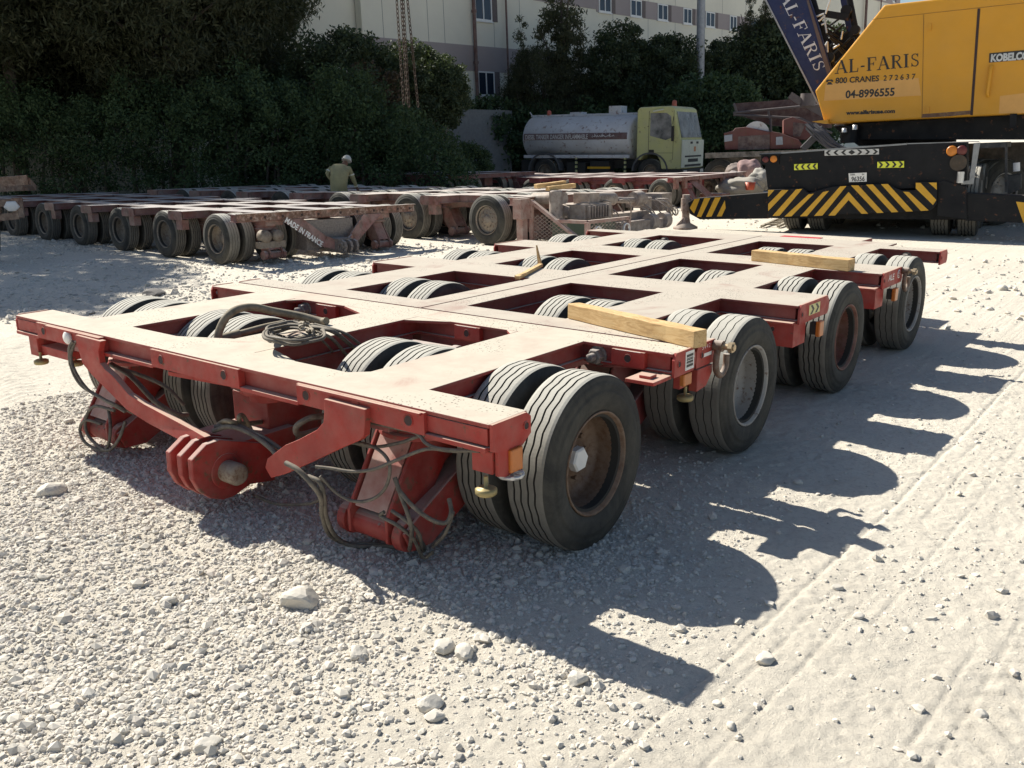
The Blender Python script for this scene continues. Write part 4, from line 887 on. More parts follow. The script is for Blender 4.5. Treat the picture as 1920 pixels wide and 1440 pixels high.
# serif capitals drawn stroke by stroke (box-filled outlines on a 0..1 high grid)
def serif(ch):
    t, th = .17, .055; S = []
    def st(a, b, w): S.append(('bar', a, b, w))
    def sf(x, y, w=.3): S.append(('bar', (x-w/2, y), (x+w/2, y), th))
    if ch == 'A': st((.08, 0), (.42, 1), th); st((.42, 1), (.78, 0), t); st((.2, .34), (.62, .34), th); sf(.08, .025); sf(.78, .025); return S, .95
    if ch == 'L': st((.18, 0), (.18, 1), t); sf(.18, .025, .34); sf(.18, .975, .34); st((.1, .03), (.66, .03), th); st((.66, .0), (.7, .3), th); return S, .8
    if ch == '-': st((.05, .38), (.35, .38), .10); return S, .45
    if ch == 'F': st((.18, 0), (.18, 1), t); sf(.18, .025, .36); sf(.18, .975, .3); st((.1, .97), (.68, .97), th); st((.68, 1), (.71, .72), th); st((.2, .5), (.52, .5), th); st((.52, .38), (.52, .62), th); return S, .8
    if ch == 'R': st((.18, 0), (.18, 1), t); sf(.18, .025, .34); sf(.12, .975, .3); S.append(('arc', (.42, .75), (.24, .222), -90, 90, .10)); st((.18, .972), (.44, .972), th); st((.18, .528), (.44, .528), th); st((.42, .52), (.74, .02), t*.9); sf(.76, .025, .22); return S, .92
    if ch == 'I': st((.18, 0), (.18, 1), t); sf(.18, .025, .36); sf(.18, .975, .36); return S, .45
    if ch == 'S': S.append(('arc', (.34, .74), (.22, .22), 20, 270, .09)); S.append(('arc', (.34, .27), (.24, .235), 90, -160, .10)); st((.2, .62), (.5, .40), .15); st((.56, .72), (.56, .98), th*.8); st((.1, .02), (.1, .3), th*.8); return S, .75
    return S, .4
def serif_text(txt, f, mat, parent, o, name='lettering', gap=.06, d=None):
    """f maps (x, y) of the letter grid to a world point; each stroke is a thin plate"""
    b = MB(); x = 0; k = 0
    for ch in txt:
        S, w = serif(ch)
        for s in S:
            k += 1; e = np.asarray(d)*(1+.08*(k % 5))
            if s[0] == 'bar':
                (ax, ay), (bx, by), t = s[1:]; L = math.hypot(bx-ax, by-ay); nx_, ny_ = -(by-ay)/L*t/2, (bx-ax)/L*t/2
                if abs(by-ay) > abs(bx-ax)*.3: nx_, ny_ = t/2, 0
                b.prism([f(x+ax+nx_, ay+ny_), f(x+bx+nx_, by+ny_), f(x+bx-nx_, by-ny_), f(x+ax-nx_, ay-ny_)], e)
            else:
                (cx, cy), (rx, ry), a0, a1, t = s[1:]; A = np.radians(np.linspace(a0, a1, 12))
                for i in range(11):
                    P = []
                    for a, q in ((A[i], 1), (A[i+1], 1), (A[i+1], -1), (A[i], -1)): P.append(f(x+cx+(rx+q*t/2)*math.cos(a), cy+(ry+q*t*.28)*math.sin(a)))
                    b.prism(P, e)
        x += w+gap
    return b.build(name, mat, parent, off=o), x
def on_panel(p0, du, dh, off): return lambda x, y: CP.p(p0[0]+du[0]*x+dh[0]*y, p0[1]+du[1]*x+dh[1]*y, off)
Wt = .95+.8+.45+.8+.95+.92+.45+.75+.06*8
serif_text('AL-FARIS', on_panel((1567, 138.5), ((1727-1567)/Wt, (124-138.5)/Wt), (0, -25), SO-.004), M['black'], CR, co, d=-CP.v*.004)
ptext('800 CRANES', 1566, 156.5, 10.5, M['black'], SO-.006, 82, bold=.025, slope=-.055); ptext('2 7 2 6 3 7', 1656, 151.5, 10, M['black'], SO-.006, 60, bold=.015, slope=-.055)
ptext('04-8996555', 1585, 184, 14, M['black'], SO-.006, 92, bold=.03, slope=-.055); ptext('www.alfarisuae.com', 1587, 215, 7, M['black'], SO-.006, 91, bold=.05, slope=-.04)
b = MB()   # telephone symbol
pz(b, [(1549, 151), (1551, 149.5), (1560, 149), (1562, 150.5), (1562, 153.5), (1559, 153.5), (1558, 151.5), (1553, 152), (1552, 154), (1549, 154)], SO-.006, .004); pz(b, [(1550, 159), (1553, 154), (1558, 153.8), (1561, 158.5)], SO-.007, .004); b.build('telephone_symbol', M['black'], CR, off=co)
# dark underframe and turntable
b = MB(); pz(b, [(1597, 231), (2100, 205), (2100, 262), (1600, 262)], SO+.35, 2.2); pz(b, [(1560, 236), (1700, 228), (1700, 268), (1610, 274)], SO+.9, 1.6); b.lathe([(0, .9), (.35, .9)], CP.p(1700, 269, SO+1.9), GUP, 32)
pz(b, [(1893, 214), (1907, 213), (1905, 240), (1892, 240)], SO-.05, .1); b.build('underframe', BK, CR, .01, off=co)
b = MB(); b.lathe([(0, .16), (.3, .16)], CP.p(1592, 268, SO+.2), GUP, 20); b.lathe([(0, .05), (.1, .05)], CP.p(1584, 252, SO+.05), GUP, 14); b.build('hydraulic_swivel', M['crblack'], CR, .01, off=co)
b = MB(); b.lathe([(0, .045), (.08, .045), (.09, 0)], CP.p(1603, 243, SO-.15), GUP, 14); b.lathe([(0, .045), (.07, .045), (.08, 0)], CP.p(1583, 248, SO-.15), GUP, 14); b.build('lamp_caps', M['silver'], CR, off=co)
# boom: side plate, second plate, lattice
BO = SO+1.0
panel('boom_plate', [(1425, -18), (1513, -18), (1530, 30), (1562, 140), (1542, 195), (1533, 195)], M['blue'], CR, BO, .05)
panel('boom_plate', [(1572, -18), (1588, -18), (1616, 100), (1600, 120)], M['blue'], CR, BO+1.1, .05)
b = MB(); pz(b, [(1425, -18), (1428, -18), (1536, 195), (1533, 196)], BO-.02, .1); b.build('boom_edge', plain('scuffed grey edge', (.3, .31, .33), .5), CR, off=co)
b = MB(); rb = MB()
def seg(b_, a, c, r, o1=0., o2=0.): b_.tube([CP.p(*a, BO+o1), CP.p(*c, BO+o2)], r, 8)
for a, c in (((1520, -15), (1566, 140)), ((1590, -15), (1612, 95)), ((1513, 22), (1590, 32))): seg(b, a, c, .06, .3, .3)
b.bar(CP.p(1510, 20, BO+.2), CP.p(1592, 33, BO+.2), .16, .12); b.lathe([(-.06, .1), (.06, .1)], CP.p(1587, 20, BO+.2), CP.v, 16); b.lathe([(-.05, .09), (.05, .09)], CP.p(1604, 56, BO+.1), CP.v, 16); b.lathe([(-.06, .1), (.06, .1)], CP.p(1555, 108, BO+.1), CP.v, 16)
for k in range(5): seg(b, (1528+k*9, 34+k*12), (1572+k*6, 60+k*14), .022, .4, .9)
for k in range(5): seg(b, (1575+k*7, 34+k*12), (1536+k*8, 62+k*14), .022, .5, .9)
pz(b, [(1596, 52), (1604, 51), (1606, 60), (1598, 72), (1590, 66)], BO+.2, .06)
pz(b, [(1530, 60), (1600, 60), (1612, 108), (1556, 150)], BO+1.0, .05)
b.build('lattice', M['crblack'], CR, off=co)
for a, c in (((1528, 32), (1545, 26)), ((1545, 28), (1550, 62)), ((1548, 26), (1560, -12)), ((1535, 40), (1547, 29)), ((1580, 58), (1577, 74)), ((1545, 90), (1552, 78)), ((1551, 80), (1552, 102)), ((1562, 91), (1574, 83)), ((1540, 46), (1549, 43))): seg(rb, a, c, .02, .1, .1)
rb.build('silver_rods', M['silver'], CR, off=co)
b = MB(); pz(b, [(1512, 0), (1516, 0), (1560, 140), (1553, 148)], BO-.03, .03); b.build('worn_strip', plain('worn brown strip', (.11, .08, .075), .7), CR, off=co)
dx, dy = (1531-1462)/Wt, (138+8)/Wt
serif_text('AL-FARIS', lambda x, y: CP.p(1461+dx*x+y*21, -8+dy*x-y*9, BO-.006), M['palepaint'] if 'palepaint' in M else plain('white boom paint', (.55, .56, .6), .6), CR, co, d=-CP.v*.004)
# ---------------------------------------------------------------- building behind
def bl(D=44.):
    ud = ray(2650, 237); return Plane(atd(900, 150, D), ud)
BP = bl(); bo = atd(900, 300, 44.)
BL = thing('building', 'long pale three-storey block with mauve window bands behind the trees', 'building', bo)
M['wallw'] = painted('pale panel wall', (.80, .76, .63), (.74, .70, .59), dust=(.66, .61, .5), top=.3, side=.15, rust=0, ns=.35, rough=.85)
M['band'] = painted('mauve band', (.38, .32, .31), (.34, .29, .28), dust=(.3, .27, .26), top=.3, side=.1, rust=0, ns=.5, rough=.85); M['glass'] = plain('dark window glass', (.025, .035, .055), .12, var=.2, ns=.5)
def u_of(px, py=150): return float(np.dot(BP.p(px, py)-BP.o, BP.u))
def w_of(px, py): return float(np.dot(BP.p(px, py)-BP.o, BP.w))
def bq(b, u0, u1, w0, w1, off, th, mi=0):
    P = [BP.o+BP.u*u+BP.w*w-BP.v*off for u, w in ((u0, w0), (u1, w0), (u1, w1), (u0, w1))]; b.prism(P, BP.v*th, mi)
uL, uS, uR = u_of(686), u_of(1000), u_of(1684, 60); wB = w_of(900, 290)-3.5
b = MB(); bq(b, uL, uR, wB, w_of(900, 150)+13, 0, .4); bq(b, uL-16, uL+2.5, wB, 6.8, -.45, .4); bq(b, uR-.4, uR-.02, wB, w_of(900, 150)+12.9, -.41, 9); 
ob = b.build('wall', M['wallw'], BL, off=bo)
b = MB(); wb0, wb1 = w_of(870, 132), w_of(870, 84); bq(b, uL+.02, uS+1.5, wb0, wb1, .03, .025)
wr0, wr1 = w_of(1240, 39), w_of(1240, 7.); bq(b, u_of(1118, 30), uR-.03, wr0, wr1, .03, .025); bq(b, u_of(1000, 10), u_of(1118, 30)-.01, w_of(1010, 2), wr1+.2, .03, .025)
bq(b, uS+2, uR-.03, wr1+2.9, wr1+5., .03, .025); b.build('band', M['band'], BL, off=bo)
def window(u0, u1, w0, w1):
    f = MB(); t = .07
    for a in ((u0, u1, w0, w0+t), (u0, u1, w1-t, w1), (u0, u0+t, w0+t, w1-t), (u1-t, u1, w0+t, w1-t), ((u0+u1)/2-t/2, (u0+u1)/2+t/2, w0+t, w1-t)): bq(f, *a, .06, .05)
    bq(f, u0-.04, u1+.04, w0-.07, w0-.01, .10, .1)
    fo = f.build('window', M['white'], BL, off=bo); g_ = MB(); bq(g_, u0+t, u1-t, w0+t, w1-t, .04, .02); g_.build('pane', M['glass'], fo, off=(0, 0, 0) if False else bo)
    s = MB(); bq(s, u1+.03, u1+.38, w0, w1, .045, .02); s.build('side_panel', plainband, BL, off=bo)
plainband = plain('dark mauve reveal', (.15, .12, .115), .8)
window(u_of(895, 150), u_of(926, 150), w_of(910, 180), w_of(910, 134)); window(u_of(889, 20), u_of(921, 20), w_of(905, 39), w_of(905, -12))
for x0, x1 in ((1122, 1145), (1181, 1202), (1232, 1251), (1280, 1296), (1322, 1339), (1367, 1380), (1404, 1416), (1440, 1451), (1480, 1490), (1510, 1518), (1632, 1637), (1648, 1653), (1666, 1670)):
    y0 = 21+(x0-1122)*.155; window(u_of(x0, y0), u_of(x1, y0), wr0+.02, wr1-.02)
    if x0 > 1180: window(u_of(x0, y0), u_of(x1, y0), wr1+3.1, wr1+4.6)
b = MB()
for px in (725, 808, 838, 930, 978, 1050, 1090, 1150, 1215, 1265, 1310, 1352, 1395): u = u_of(px); bq(b, u-.012, u+.012, wB, 13, .004, .003)
b.build('panel_joints', plain('wall joint', (.2, .19, .18), .9), BL, off=bo)
b = MB()
def pipe(px, r, y0=-30, y1=240):
    u = u_of(px); P = [BP.o+BP.u*u+BP.w*w-BP.v*(.12+r) for w in (w_of(px, y1), w_of(px, y0))]; b.tube(P, r, 10)
pipe(888.5, .09); pipe(949, .05); pipe(1612, .1, -20, 60); pipe(1640, .05, -20, 60)
for w in (0, 2.2, 4.5, 5.2): b.lathe([(0, .13), (.12, .13)], BP.o+BP.u*u_of(888.5)+BP.w*(w-1.5)-BP.v*.21, GUP, 12)
b.build('drain_pipe', painted('red brown pipe', (.15, .06, .05), (.12, .06, .05), side=.15, rust=.1), BL, off=bo)
CW = MB(); q = Plane(atd(840, 230, 38), ray(2650, 237)); CW.prism([q.p(690, 200), q.p(960, 207), q.p(960, 330), q.p(690, 330)], q.v*.25)
tag(CW.build('concrete_wall', plain('grey blockwork', (.2, .195, .185), .9)), 'low grey blockwork wall in front of the pale building, beside the hedge', 'wall')
# ---------------------------------------------------------------- lamp pole
b = MB(); p0 = atd(1310, 335, 43.); b.tube([p0, p0+GUP*16], [.20, .17], 20); b.lathe([(0, .3), (.03, .3), (.03, .2)], p0, GUP, 20)
tag(b.build('lamp_pole', plain('galvanised steel', (.30, .31, .33), .5, .3)), 'tall plain galvanised pole standing among the trees behind the tanker cab', 'pole')
# ---------------------------------------------------------------- tanker truck  (local x forward, y left)
tl = at(1281, 347); TY = math.radians(8)
TR = thing('tanker_truck', 'dusty lime-yellow cab truck with a long grey diesel tank, parked beyond the trailers', 'truck', (tl[0], tl[1], 0), (0, 0, TY))
M['cab'] = painted('faded lime cab paint', (.62, .60, .24), (.55, .54, .23), dust=(.5, .48, .36), top=.6, side=.2, rust=.03, ns=1.5)
M['cabw'] = painted('pale cab front', (.74, .75, .60), (.68, .69, .55), dust=(.5, .48, .40), top=.6, side=.2, rust=.03, ns=2)
M['tank'] = painted('dull tank metal', (.66, .67, .68), (.56, .56, .57), dust=(.56, .53, .49), top=.6, side=.25, rust=.12, ns=1.2, rustc=(.22, .13, .11), rough=.4)
M['winglass'] = painted('dusty cab glass', (.05, .055, .055), (.06, .065, .06), dust=(.34, .33, .31), top=.5, side=.8, rust=0, ns=1, rough=.3)
b = MB(); W = 1.2
# cab profile in xz extruded over width: rear x=-1.5 .. front x=.22
prof = [(-1.45, .95), (-1.45, 2.72), (-1.35, 2.84), (-.15, 2.86), (.0, 2.78), (.26, 1.72), (.30, 1.65), (.30, .62), (-.45, .62), (-.50, .9), (-.62, 1.10), (-.9, 1.2), (-1.18, 1.10), (-1.3, .95)]
b.prism([(x, -W, z) for x, z in prof], (0, 2*W, 0)); b.build('cab', M['cab'], TR, .05)
b = MB(); b.prism([(.268, -1.13, 1.70), (.268, 1.13, 1.70), (.305, 1.13, 1.66), (.325, 1.16, 1.64), (.325, -1.16, 1.64)], (0, 0, .0001)); b = MB(); b.box((.302, -1.19, .66), (.345, 1.19, 1.66)); b.build('front_panel', M['cabw'], TR, .02)
b = MB(); b.prism([(.035, -1.06, 2.66), (.035, 1.06, 2.66), (.262, 1.1, 1.74), (.262, -1.1, 1.74)], (.02, 0, .005)); b.build('windscreen', M['winglass'], TR, .02)
b = MB(); b.prism([(-.92, -1.206, 2.62), (-.30, -1.206, 2.62), (-.12, -1.206, 2.5), (-.05, -1.206, 1.75), (-.30, -1.206, 1.66), (-.92, -1.206, 1.82)], (0, .005, 0)); b.build('side_window', M['winglass'], TR)
b = MB(); b.box((-.98, -1.204, .95), (-.965, -1.2, 2.7)); b.box((-.02, -1.204, .95), (-.008, -1.2, 2.7)); b.box((-.97, -1.204, 1.2), (-.02, -1.2, 1.21)); b.box((-.95, -1.208, 1.15), (-.75, -1.202, 1.32)); b.box((.346, -.9, .70), (.35, .9, .78)); b.box((.346, -.55, .86), (.352, .55, .98)); b.box((.346, -.9, 1.04), (.35, .9, 1.10)); b.box((.346, -.35, 1.52), (.35, -.1, 1.6)); b.box((.346, .3, 1.52), (.35, .55, 1.6)); b.build('grille_and_seams', M['dark'], TR)
b = MB(); b.box((.351, .05, 1.24), (.355, .25, 1.42)); b.build('orange_sticker', M['orange'], TR)
b = MB(); b.box((-.05, -1.34, 1.62), (.02, -1.22, 2.15)); b.bar((-.02, -1.2, 2.5), (-.02, -1.33, 2.2), .02, .02); b.build('mirror', M['dark'], TR, .02)
b = MB(); b.bar((-.8, -1.25, 2.68), (-.4, -1.25, 2.74), .12, .05); b.build('visor', M['cabw'], TR, .02)
b = MB(); b.lathe([(0, .09), (.18, .085), (.22, .05), (.23, 0)], (-.35, -.3, 2.86), (0, 0, 1), 16); b.build('beacon', plain('faded red beacon', (.5, .13, .07), .4), TR)
b = MB(); b.box((-.5, -1.22, .42), (.38, 1.22, .62)); b.box((.05, -1.0, .2), (.3, 1.0, .42)); b.build('bumper', M['dark'], TR, .02)
b = MB(); b.box((.381, -1.1, .46), (.39, -.75, .58)); b.box((.381, .75, .46), (.39, 1.1, .58)); b.build('headlight', M['silver'], TR)
b = MB(); b.lathe([(-.02, 0), (0, 1.02), (.06, 1.1), (4.55, 1.1), (4.62, 1.02), (4.65, 0)], (-1.75-4.63, 0, 0), (1, 0, 0), 48)
for i in range(len(b.v)): x, y, z = b.v[i]; b.v[i] = (x, y*1.06, 1.78+z*.78)
b.build('tank', M['tank'], TR)
b = MB(); b.box((-6.4, -.35, 2.60), (-1.8, .35, 2.68)); b.box((-6.3, -1.16, 1.02), (-1.75, -1.05, 1.14)); b.box((-6.3, 1.05, 1.02), (-1.75, 1.16, 1.14)); b.bar((-6.35, -.6, 2.46), (-1.8, -.6, 2.46), .05, .08); b.box((-3.0, -.3, 2.68), (-2.5, .3, 2.95)); b.box((-4.7, -.25, 2.68), (-4.2, .25, 2.76)); b.bar((-6.3, -.35, 2.6), (-6.45, -.35, 2.8), .04, .04)
b.build('walkway', M['tank'], TR, .01)
b = MB(); b.lathe([(0, .09), (.16, .085), (.2, 0)], (-5.6, -.3, 2.66), (0, 0, 1), 12); b.build('beacon', plain('faded red beacon 2', (.45, .1, .06), .4), TR)
b = MB(); n = 10
for k in range(n):
    a0, a1 = R(-8+16*k/n+2), R(-8+16*(k+1)/n+2); f = lambda a: (-math.cos(a)*1.172, 1.80+math.sin(a)*.864*1.02)
    (y0, z0), (y1, z1) = f(a0), f(a1); b.add([(-6.28, y0, z0), (-1.85, y0, z0), (-1.85, y1, z1), (-6.28, y1, z1)], [(0, 1, 2, 3)])
b.build('name_band', painted('faded maroon band', (.16, .075, .07), (.13, .07, .065), dust=(.3, .27, .26), side=.3, rust=0, ns=3), TR)
def tt(txt, x0, z, h, wid):
    t = text_mesh('lettering', txt, plain('faded white letters', (.62, .60, .57), .7), TR, (0, 0, 0), (1, 0, 0), (0, 1, 0), 1, bold=.02); mx = max(v.co.x for v in t.data.vertices)
    for v in t.data.vertices: v.co = Vector((x0+v.co.x/mx*wid, -1.182+.02*abs(v.co.y), z+v.co.y*h/.7))
tt('DIESEL TANKER DANGER INFLAMMABLE', -6.22, 1.74, .17, 2.75)
for k in range(22):   # faded Arabic line
    if k > 14: break
    if k in (0, 8): b = MB()
    x = -3.3+k*.062; b.tube(spline([(x, -1.184, 1.82+.01*math.sin(k)), (x+.02, -1.184, 1.80+.03*((k*7) % 3)), (x+.045, -1.184, 1.81+.02*((k*5) % 4)), (x+.062, -1.184, 1.82)], 4), .008, 5)
    if k % 3 == 0: b.box((x+.02, -1.187, 1.86+.05*(k % 2)), (x+.04, -1.181, 1.88+.05*(k % 2)))
    if k % 5 == 2: b.box((x, -1.187, 1.80), (x+.015, -1.181, 1.93))
    if k in (7, 14): b.build('arabic_lettering', M['white'], TR)
b = MB(); b.box((-6.2, -.5, .62), (-.6, -.3, .95)); b.box((-6.2, .3, .62), (-.6, .5, .95)); b.box((-3.4, -1.1, .45), (-2.6, -.6, .9)); b.box((-6.5, -1.0, .4), (-6.1, -.6, .95)); b.box((-4.4, -1.1, .4), (-3.6, -.7, .85)); b.build('chassis', M['dark'], TR, .01)
for x in (-4.0, -1.95):
    b = MB(); b.box((x, -1.18, .35), (x+.07, -1.10, 1.02))
    b.build('marker_post', M['cab'], TR); b = MB()
    for k in range(4): b.box((x-.002, -1.184, .42+k*.16), (x+.072, -1.096, .49+k*.16))
    b.build('black_stripes', M['black'], TR)
b = MB(); b.box((-3.5, -1.12, .62), (-2.55, -1.104, .70)); b.build('yellow_mark', M['hazyel'], TR)
for x in (-1.0+.1, -5.35):
    b = MB(); A = np.linspace(R(0), R(180), 14); b.add([(x+.66*math.cos(a), y, .55+.62*math.sin(a)) for a in A for y in (-1.22, -.85)]+[(x+.72*math.cos(a), y, .55+.68*math.sin(a)) for a in A for y in (-1.22, -.85)], [f for i in range(13) for f in ((2*i, 2*i+1, 2*i+3, 2*i+2), (28+2*i, 28+2*i+2, 28+2*i+3, 28+2*i+1), (2*i, 2*i+2, 28+2*i+2, 28+2*i), (2*i+1, 28+2*i+1, 28+2*i+3, 2*i+3))]); b.build('mudguard', plain('grey mudguard', (.1, .1, .1), .7), TR)
    for y, fc in ((-1.02, -1), (1.02, 1)): put_wheel(TR, x, y, fc, 'rimold', scale=1.3)
    for w_ in [c for c in TR.children if c.name.startswith('wheel')][-2:]: w_.rotation_euler = (0, 0, -math.pi/2 if w_.location.y < 0 else math.pi/2)
# ---------------------------------------------------------------- flatbed with red machinery behind the crane
fo = at(1400, 350); FB = thing('flatbed_trailer', 'dark flatbed trailer carrying red machinery between the tanker cab and the crane', 'trailer', fo); FP = Plane(atd(1400, 345, 30), RT*.95-FW*.25)
b = MB(); pz(b, [(1322, 287), (1560, 279), (1560, 289), (1322, 297)], 0, 2.4, pl=FP); pz(b, [(1340, 297), (1560, 289), (1560, 300), (1340, 308)], .4, 1.4, pl=FP); b.build('bed', painted('dusty dark bed', (.06, .055, .045), (.09, .08, .06), side=.4, rust=.1), FB, off=fo)
for px in (1348, 1402, 1460, 1520):
    q = FP.p(px, 345, .25); q[2] = .52; t = big_wheel(q, -FP.v, .52/.3835, parent=FB, rim='rimold')
mo = np.array(fo)+[0, 0, 1.2]; MRD = painted('faded machine red', (.17, .045, .036), (.13, .04, .034), dust=(.24, .18, .16), top=.5, side=.15, rust=.15, ns=1.2)
RMt = thing('red_machine', 'faded red engine house of a dismantled machine on the flatbed', 'machine', mo)
b = MB(); pz(b, [(1359, 281), (1357, 249), (1375, 245), (1378, 240), (1400, 238), (1445, 247), (1447, 279)], .3, 1.8, pl=FP); pz(b, [(1444, 280), (1444, 246), (1462, 249), (1498, 262), (1510, 279)], .25, 1.7, pl=FP); pz(b, [(1469, 250), (1469, 224), (1486, 219), (1515, 230), (1520, 256), (1512, 262), (1494, 262)], .6, 1.2, pl=FP); b.build('housing', MRD, RMt, .03, off=mo)
DP = painted('dark maroon panel', (.08, .04, .04), (.07, .04, .04), side=.2); panel('dark_panel', [(1384, 256), (1443, 252), (1443, 280), (1384, 281)], DP, RMt, .28, .03, mo, FP); b = MB(); pz(b, [(1487, 229), (1511, 232), (1500, 256), (1487, 256)], .58, .03, pl=FP); b.build('dark_panel', painted('dark maroon panel', (.08, .04, .04), (.07, .04, .04), side=.2), RMt, off=mo)
panel('pale_label', [(1358, 254), (1373, 252), (1373, 264), (1358, 266)], plain('pale label a', (.35, .38, .42), .6), RMt, .27, .03, mo, FP); b = MB(); pz(b, [(1455, 257), (1467, 256), (1468, 271), (1455, 272)], .22, .03, pl=FP); b.build('pale_label', plain('pale label', (.35, .38, .42), .6), RMt, off=mo)
b = MB(); b.lathe([(0, .42), (1.3, .42)], FP.p(1418, 252, .4), FP.v, 24); b.build('round_hood', M['tank'], RMt, off=mo)
ro = np.array(at(1450, 340))+[0, 2, 0]; SC_ = thing('steel_structure', 'dark red steel truss section lying behind the red machine', 'truss', ro)
b = MB(); pz(b, [(1376, 194), (1485, 186), (1560, 190), (1560, 240), (1450, 236), (1379, 214)], 3.2, .3, pl=FP); b.build('truss_panel', painted('dark oxide panel', (.075, .025, .024), (.06, .024, .024), side=.12, rust=.1), SC_, off=ro)
b = MB()
for a_, c_ in (((1375, 212), (1520, 198)), ((1375, 215), (1500, 222)), ((1376, 194), (1382, 212)), ((1440, 205), (1443, 222)), ((1520, 198), (1570, 196)), ((1445, 222), (1446, 262)), ((1500, 222), (1560, 250))): b.tube([FP.p(*a_, 2.9), FP.p(*c_, 2.9)], .045, 8)
b.bar(FP.p(1481, 178, 1.5), FP.p(1503, 192, 1.5), .22, .22); b.bar(FP.p(1500, 190, 1.5), FP.p(1560, 222, 1.5), .16, .2); b.lathe([(-.2, .25), (.2, .25)], FP.p(1515, 187, 1.5), (0, 0, 1), 12); b.build('truss_tubes', plain('grey brown tube', (.13, .11, .105), .7), SC_, off=ro)
b = MB()
for k in range(16):
    x = 1518+random.uniform(-8, 14); P = [FP.p(x, 236+random.uniform(-6, 6), -.4), FP.p(x+18, 252+random.uniform(-5, 8), -.6), FP.p(x+42, 272+random.uniform(-4, 6), -.7), FP.p(x+66, 281, -.8)]; b.tube(spline(P, 5), .035, 6)
b.bar(FP.p(1505, 280, -.2), FP.p(1545, 240, -.2), .25, .2); b.bar(FP.p(1568, 232, -.5), FP.p(1582, 246, -.5), .16, .2)
ho = at(1560, 320); tag(b.build('hose_pile', plain('dusty dark hoses', (.07, .067, .075), .7), off=ho), 'heap of dark hoses draped beside the boom foot', 'hoses').location = Vector(ho)
# bulk bags and bucket
def bag(px, py, wpx, hpx, D, label, col, seed):
    import bmesh
    c = atd(px, py, D); r = wpx/2*D/FPX; h = hpx/2*D/FPX; bm = bmesh.new(); bmesh.ops.create_icosphere(bm, subdivisions=4, radius=1)
    for q in bm.verts:
        x, y, z = q.co; k = 1+.35*float(vn(np.array(x*2+seed), np.array(y*2+z*2), 3)-.5)+.12*float(vn(np.array(x*6+seed), np.array(y*6+z*5), 4)-.5); q.co = Vector((x*r*k, y*r*.8*k, z*h*k))
    me = bpy.data.meshes.new('bulk_bag'); bm.to_mesh(me); bm.free(); me.materials.append(plain('bag cloth '+label[:8], col, .9, ns=3)); me.polygons.foreach_set('use_smooth', [True]*len(me.polygons))
    o = bpy.data.objects.new('bulk_bag', me); COL.objects.link(o); o.location = Vector(c); tag(o, label, 'bag', 'cloth sacks heaped beside the flatbed'); return o
bag(1372, 344, 52, 46, 25.5, 'grey cloth sack slumped at the left of the sack heap', (.25, .22, .215), 1); bag(1404, 318, 46, 38, 27, 'pinkish sack on top of the heap beside the flatbed', (.33, .22, .21), 4)
bag(1388, 352, 90, 40, 24.5, 'wide pale tarpaulin-covered sack at the front of the heap', (.31, .29, .25), 7); bag(1425, 338, 40, 40, 25, 'dusty white sack at the right of the heap, next to the outrigger', (.38, .36, .32), 9); bag(1378, 322, 36, 30, 28, 'small brown sack behind the grey one', (.22, .18, .16), 12)
b = MB(); q = atd(1406, 356, 24); b.lathe([(0, .11), (.2, .14), (.2, .13), (.02, .10), (.02, 0)], q, (0, 0, 1), 24); tag(b.build('bucket', plain('orange red plastic', (.5, .09, .04), .5), off=q), 'orange-red plastic bucket in front of the sacks', 'bucket').location = Vector(q)
b = MB(); q = at(1450, 427); 
L0, L1 = np.array(at(1428, 428)), np.array(at(1474, 412)); dl = L1-L0; side = np.array([.28, .12, 0])
for s in (0, 1): b.bar(L0+side*s+[0, 0, .04], L1+side*s+[0, 0, .10], .05, .04)
for k in range(5): p = L0+dl*(.1+.2*k)+[0, 0, .06]; b.bar(p, p+side, .035, .03)
tag(b.build('ladder', plain('pale worn wood', (.36, .32, .25), .8), off=q), 'short wooden ladder lying on the ground under the crane bumper', 'ladder').location = Vector(q)
# traffic-marker foot / red lump by the jack
# ---------------------------------------------------------------- chains
def chain(x0, x1, y1, D, label):
    A_, B_ = atd(x0, -40, D), atd(x1, y1, D); L = np.linalg.norm(B_-A_); n = int(L/.095); d = unit(B_-A_); b = MB(); s = unit(np.cross(d, [0, 1, 0])); t = np.cross(d, s)
    for k in range(n):
        c = A_+d*(k+.5)*L/n; x = s if k % 2 else t; pts = []
        for j in range(12):
            a = 2*math.pi*j/12; pts.append(c+d*(.066*math.cos(a))+x*(.028*math.sin(a)))
        b.lathe([], c, d) if False else None
        P = pts+[pts[0]]; b.tube(P, .0095, 6, cap=False)
    o = b.build('chain', plain('rusty chain '+label[:6], (.09, .06, .042), .8, .1), off=A_); o.location = Vector(A_); tag(o, label, 'chain', 'rusty lifting chains hanging above the trailers')
chain(741, 757, 196, 20.5, 'leftmost of the rusty lifting chains hanging in front of the hedge'); chain(750, 763, 192, 20.6, 'second rusty lifting chain from the left, close beside the third'); chain(754, 767, 200, 20.4, 'third rusty lifting chain from the left'); chain(760, 784, 200, 20.5, 'rightmost rusty lifting chain, hanging slightly apart')
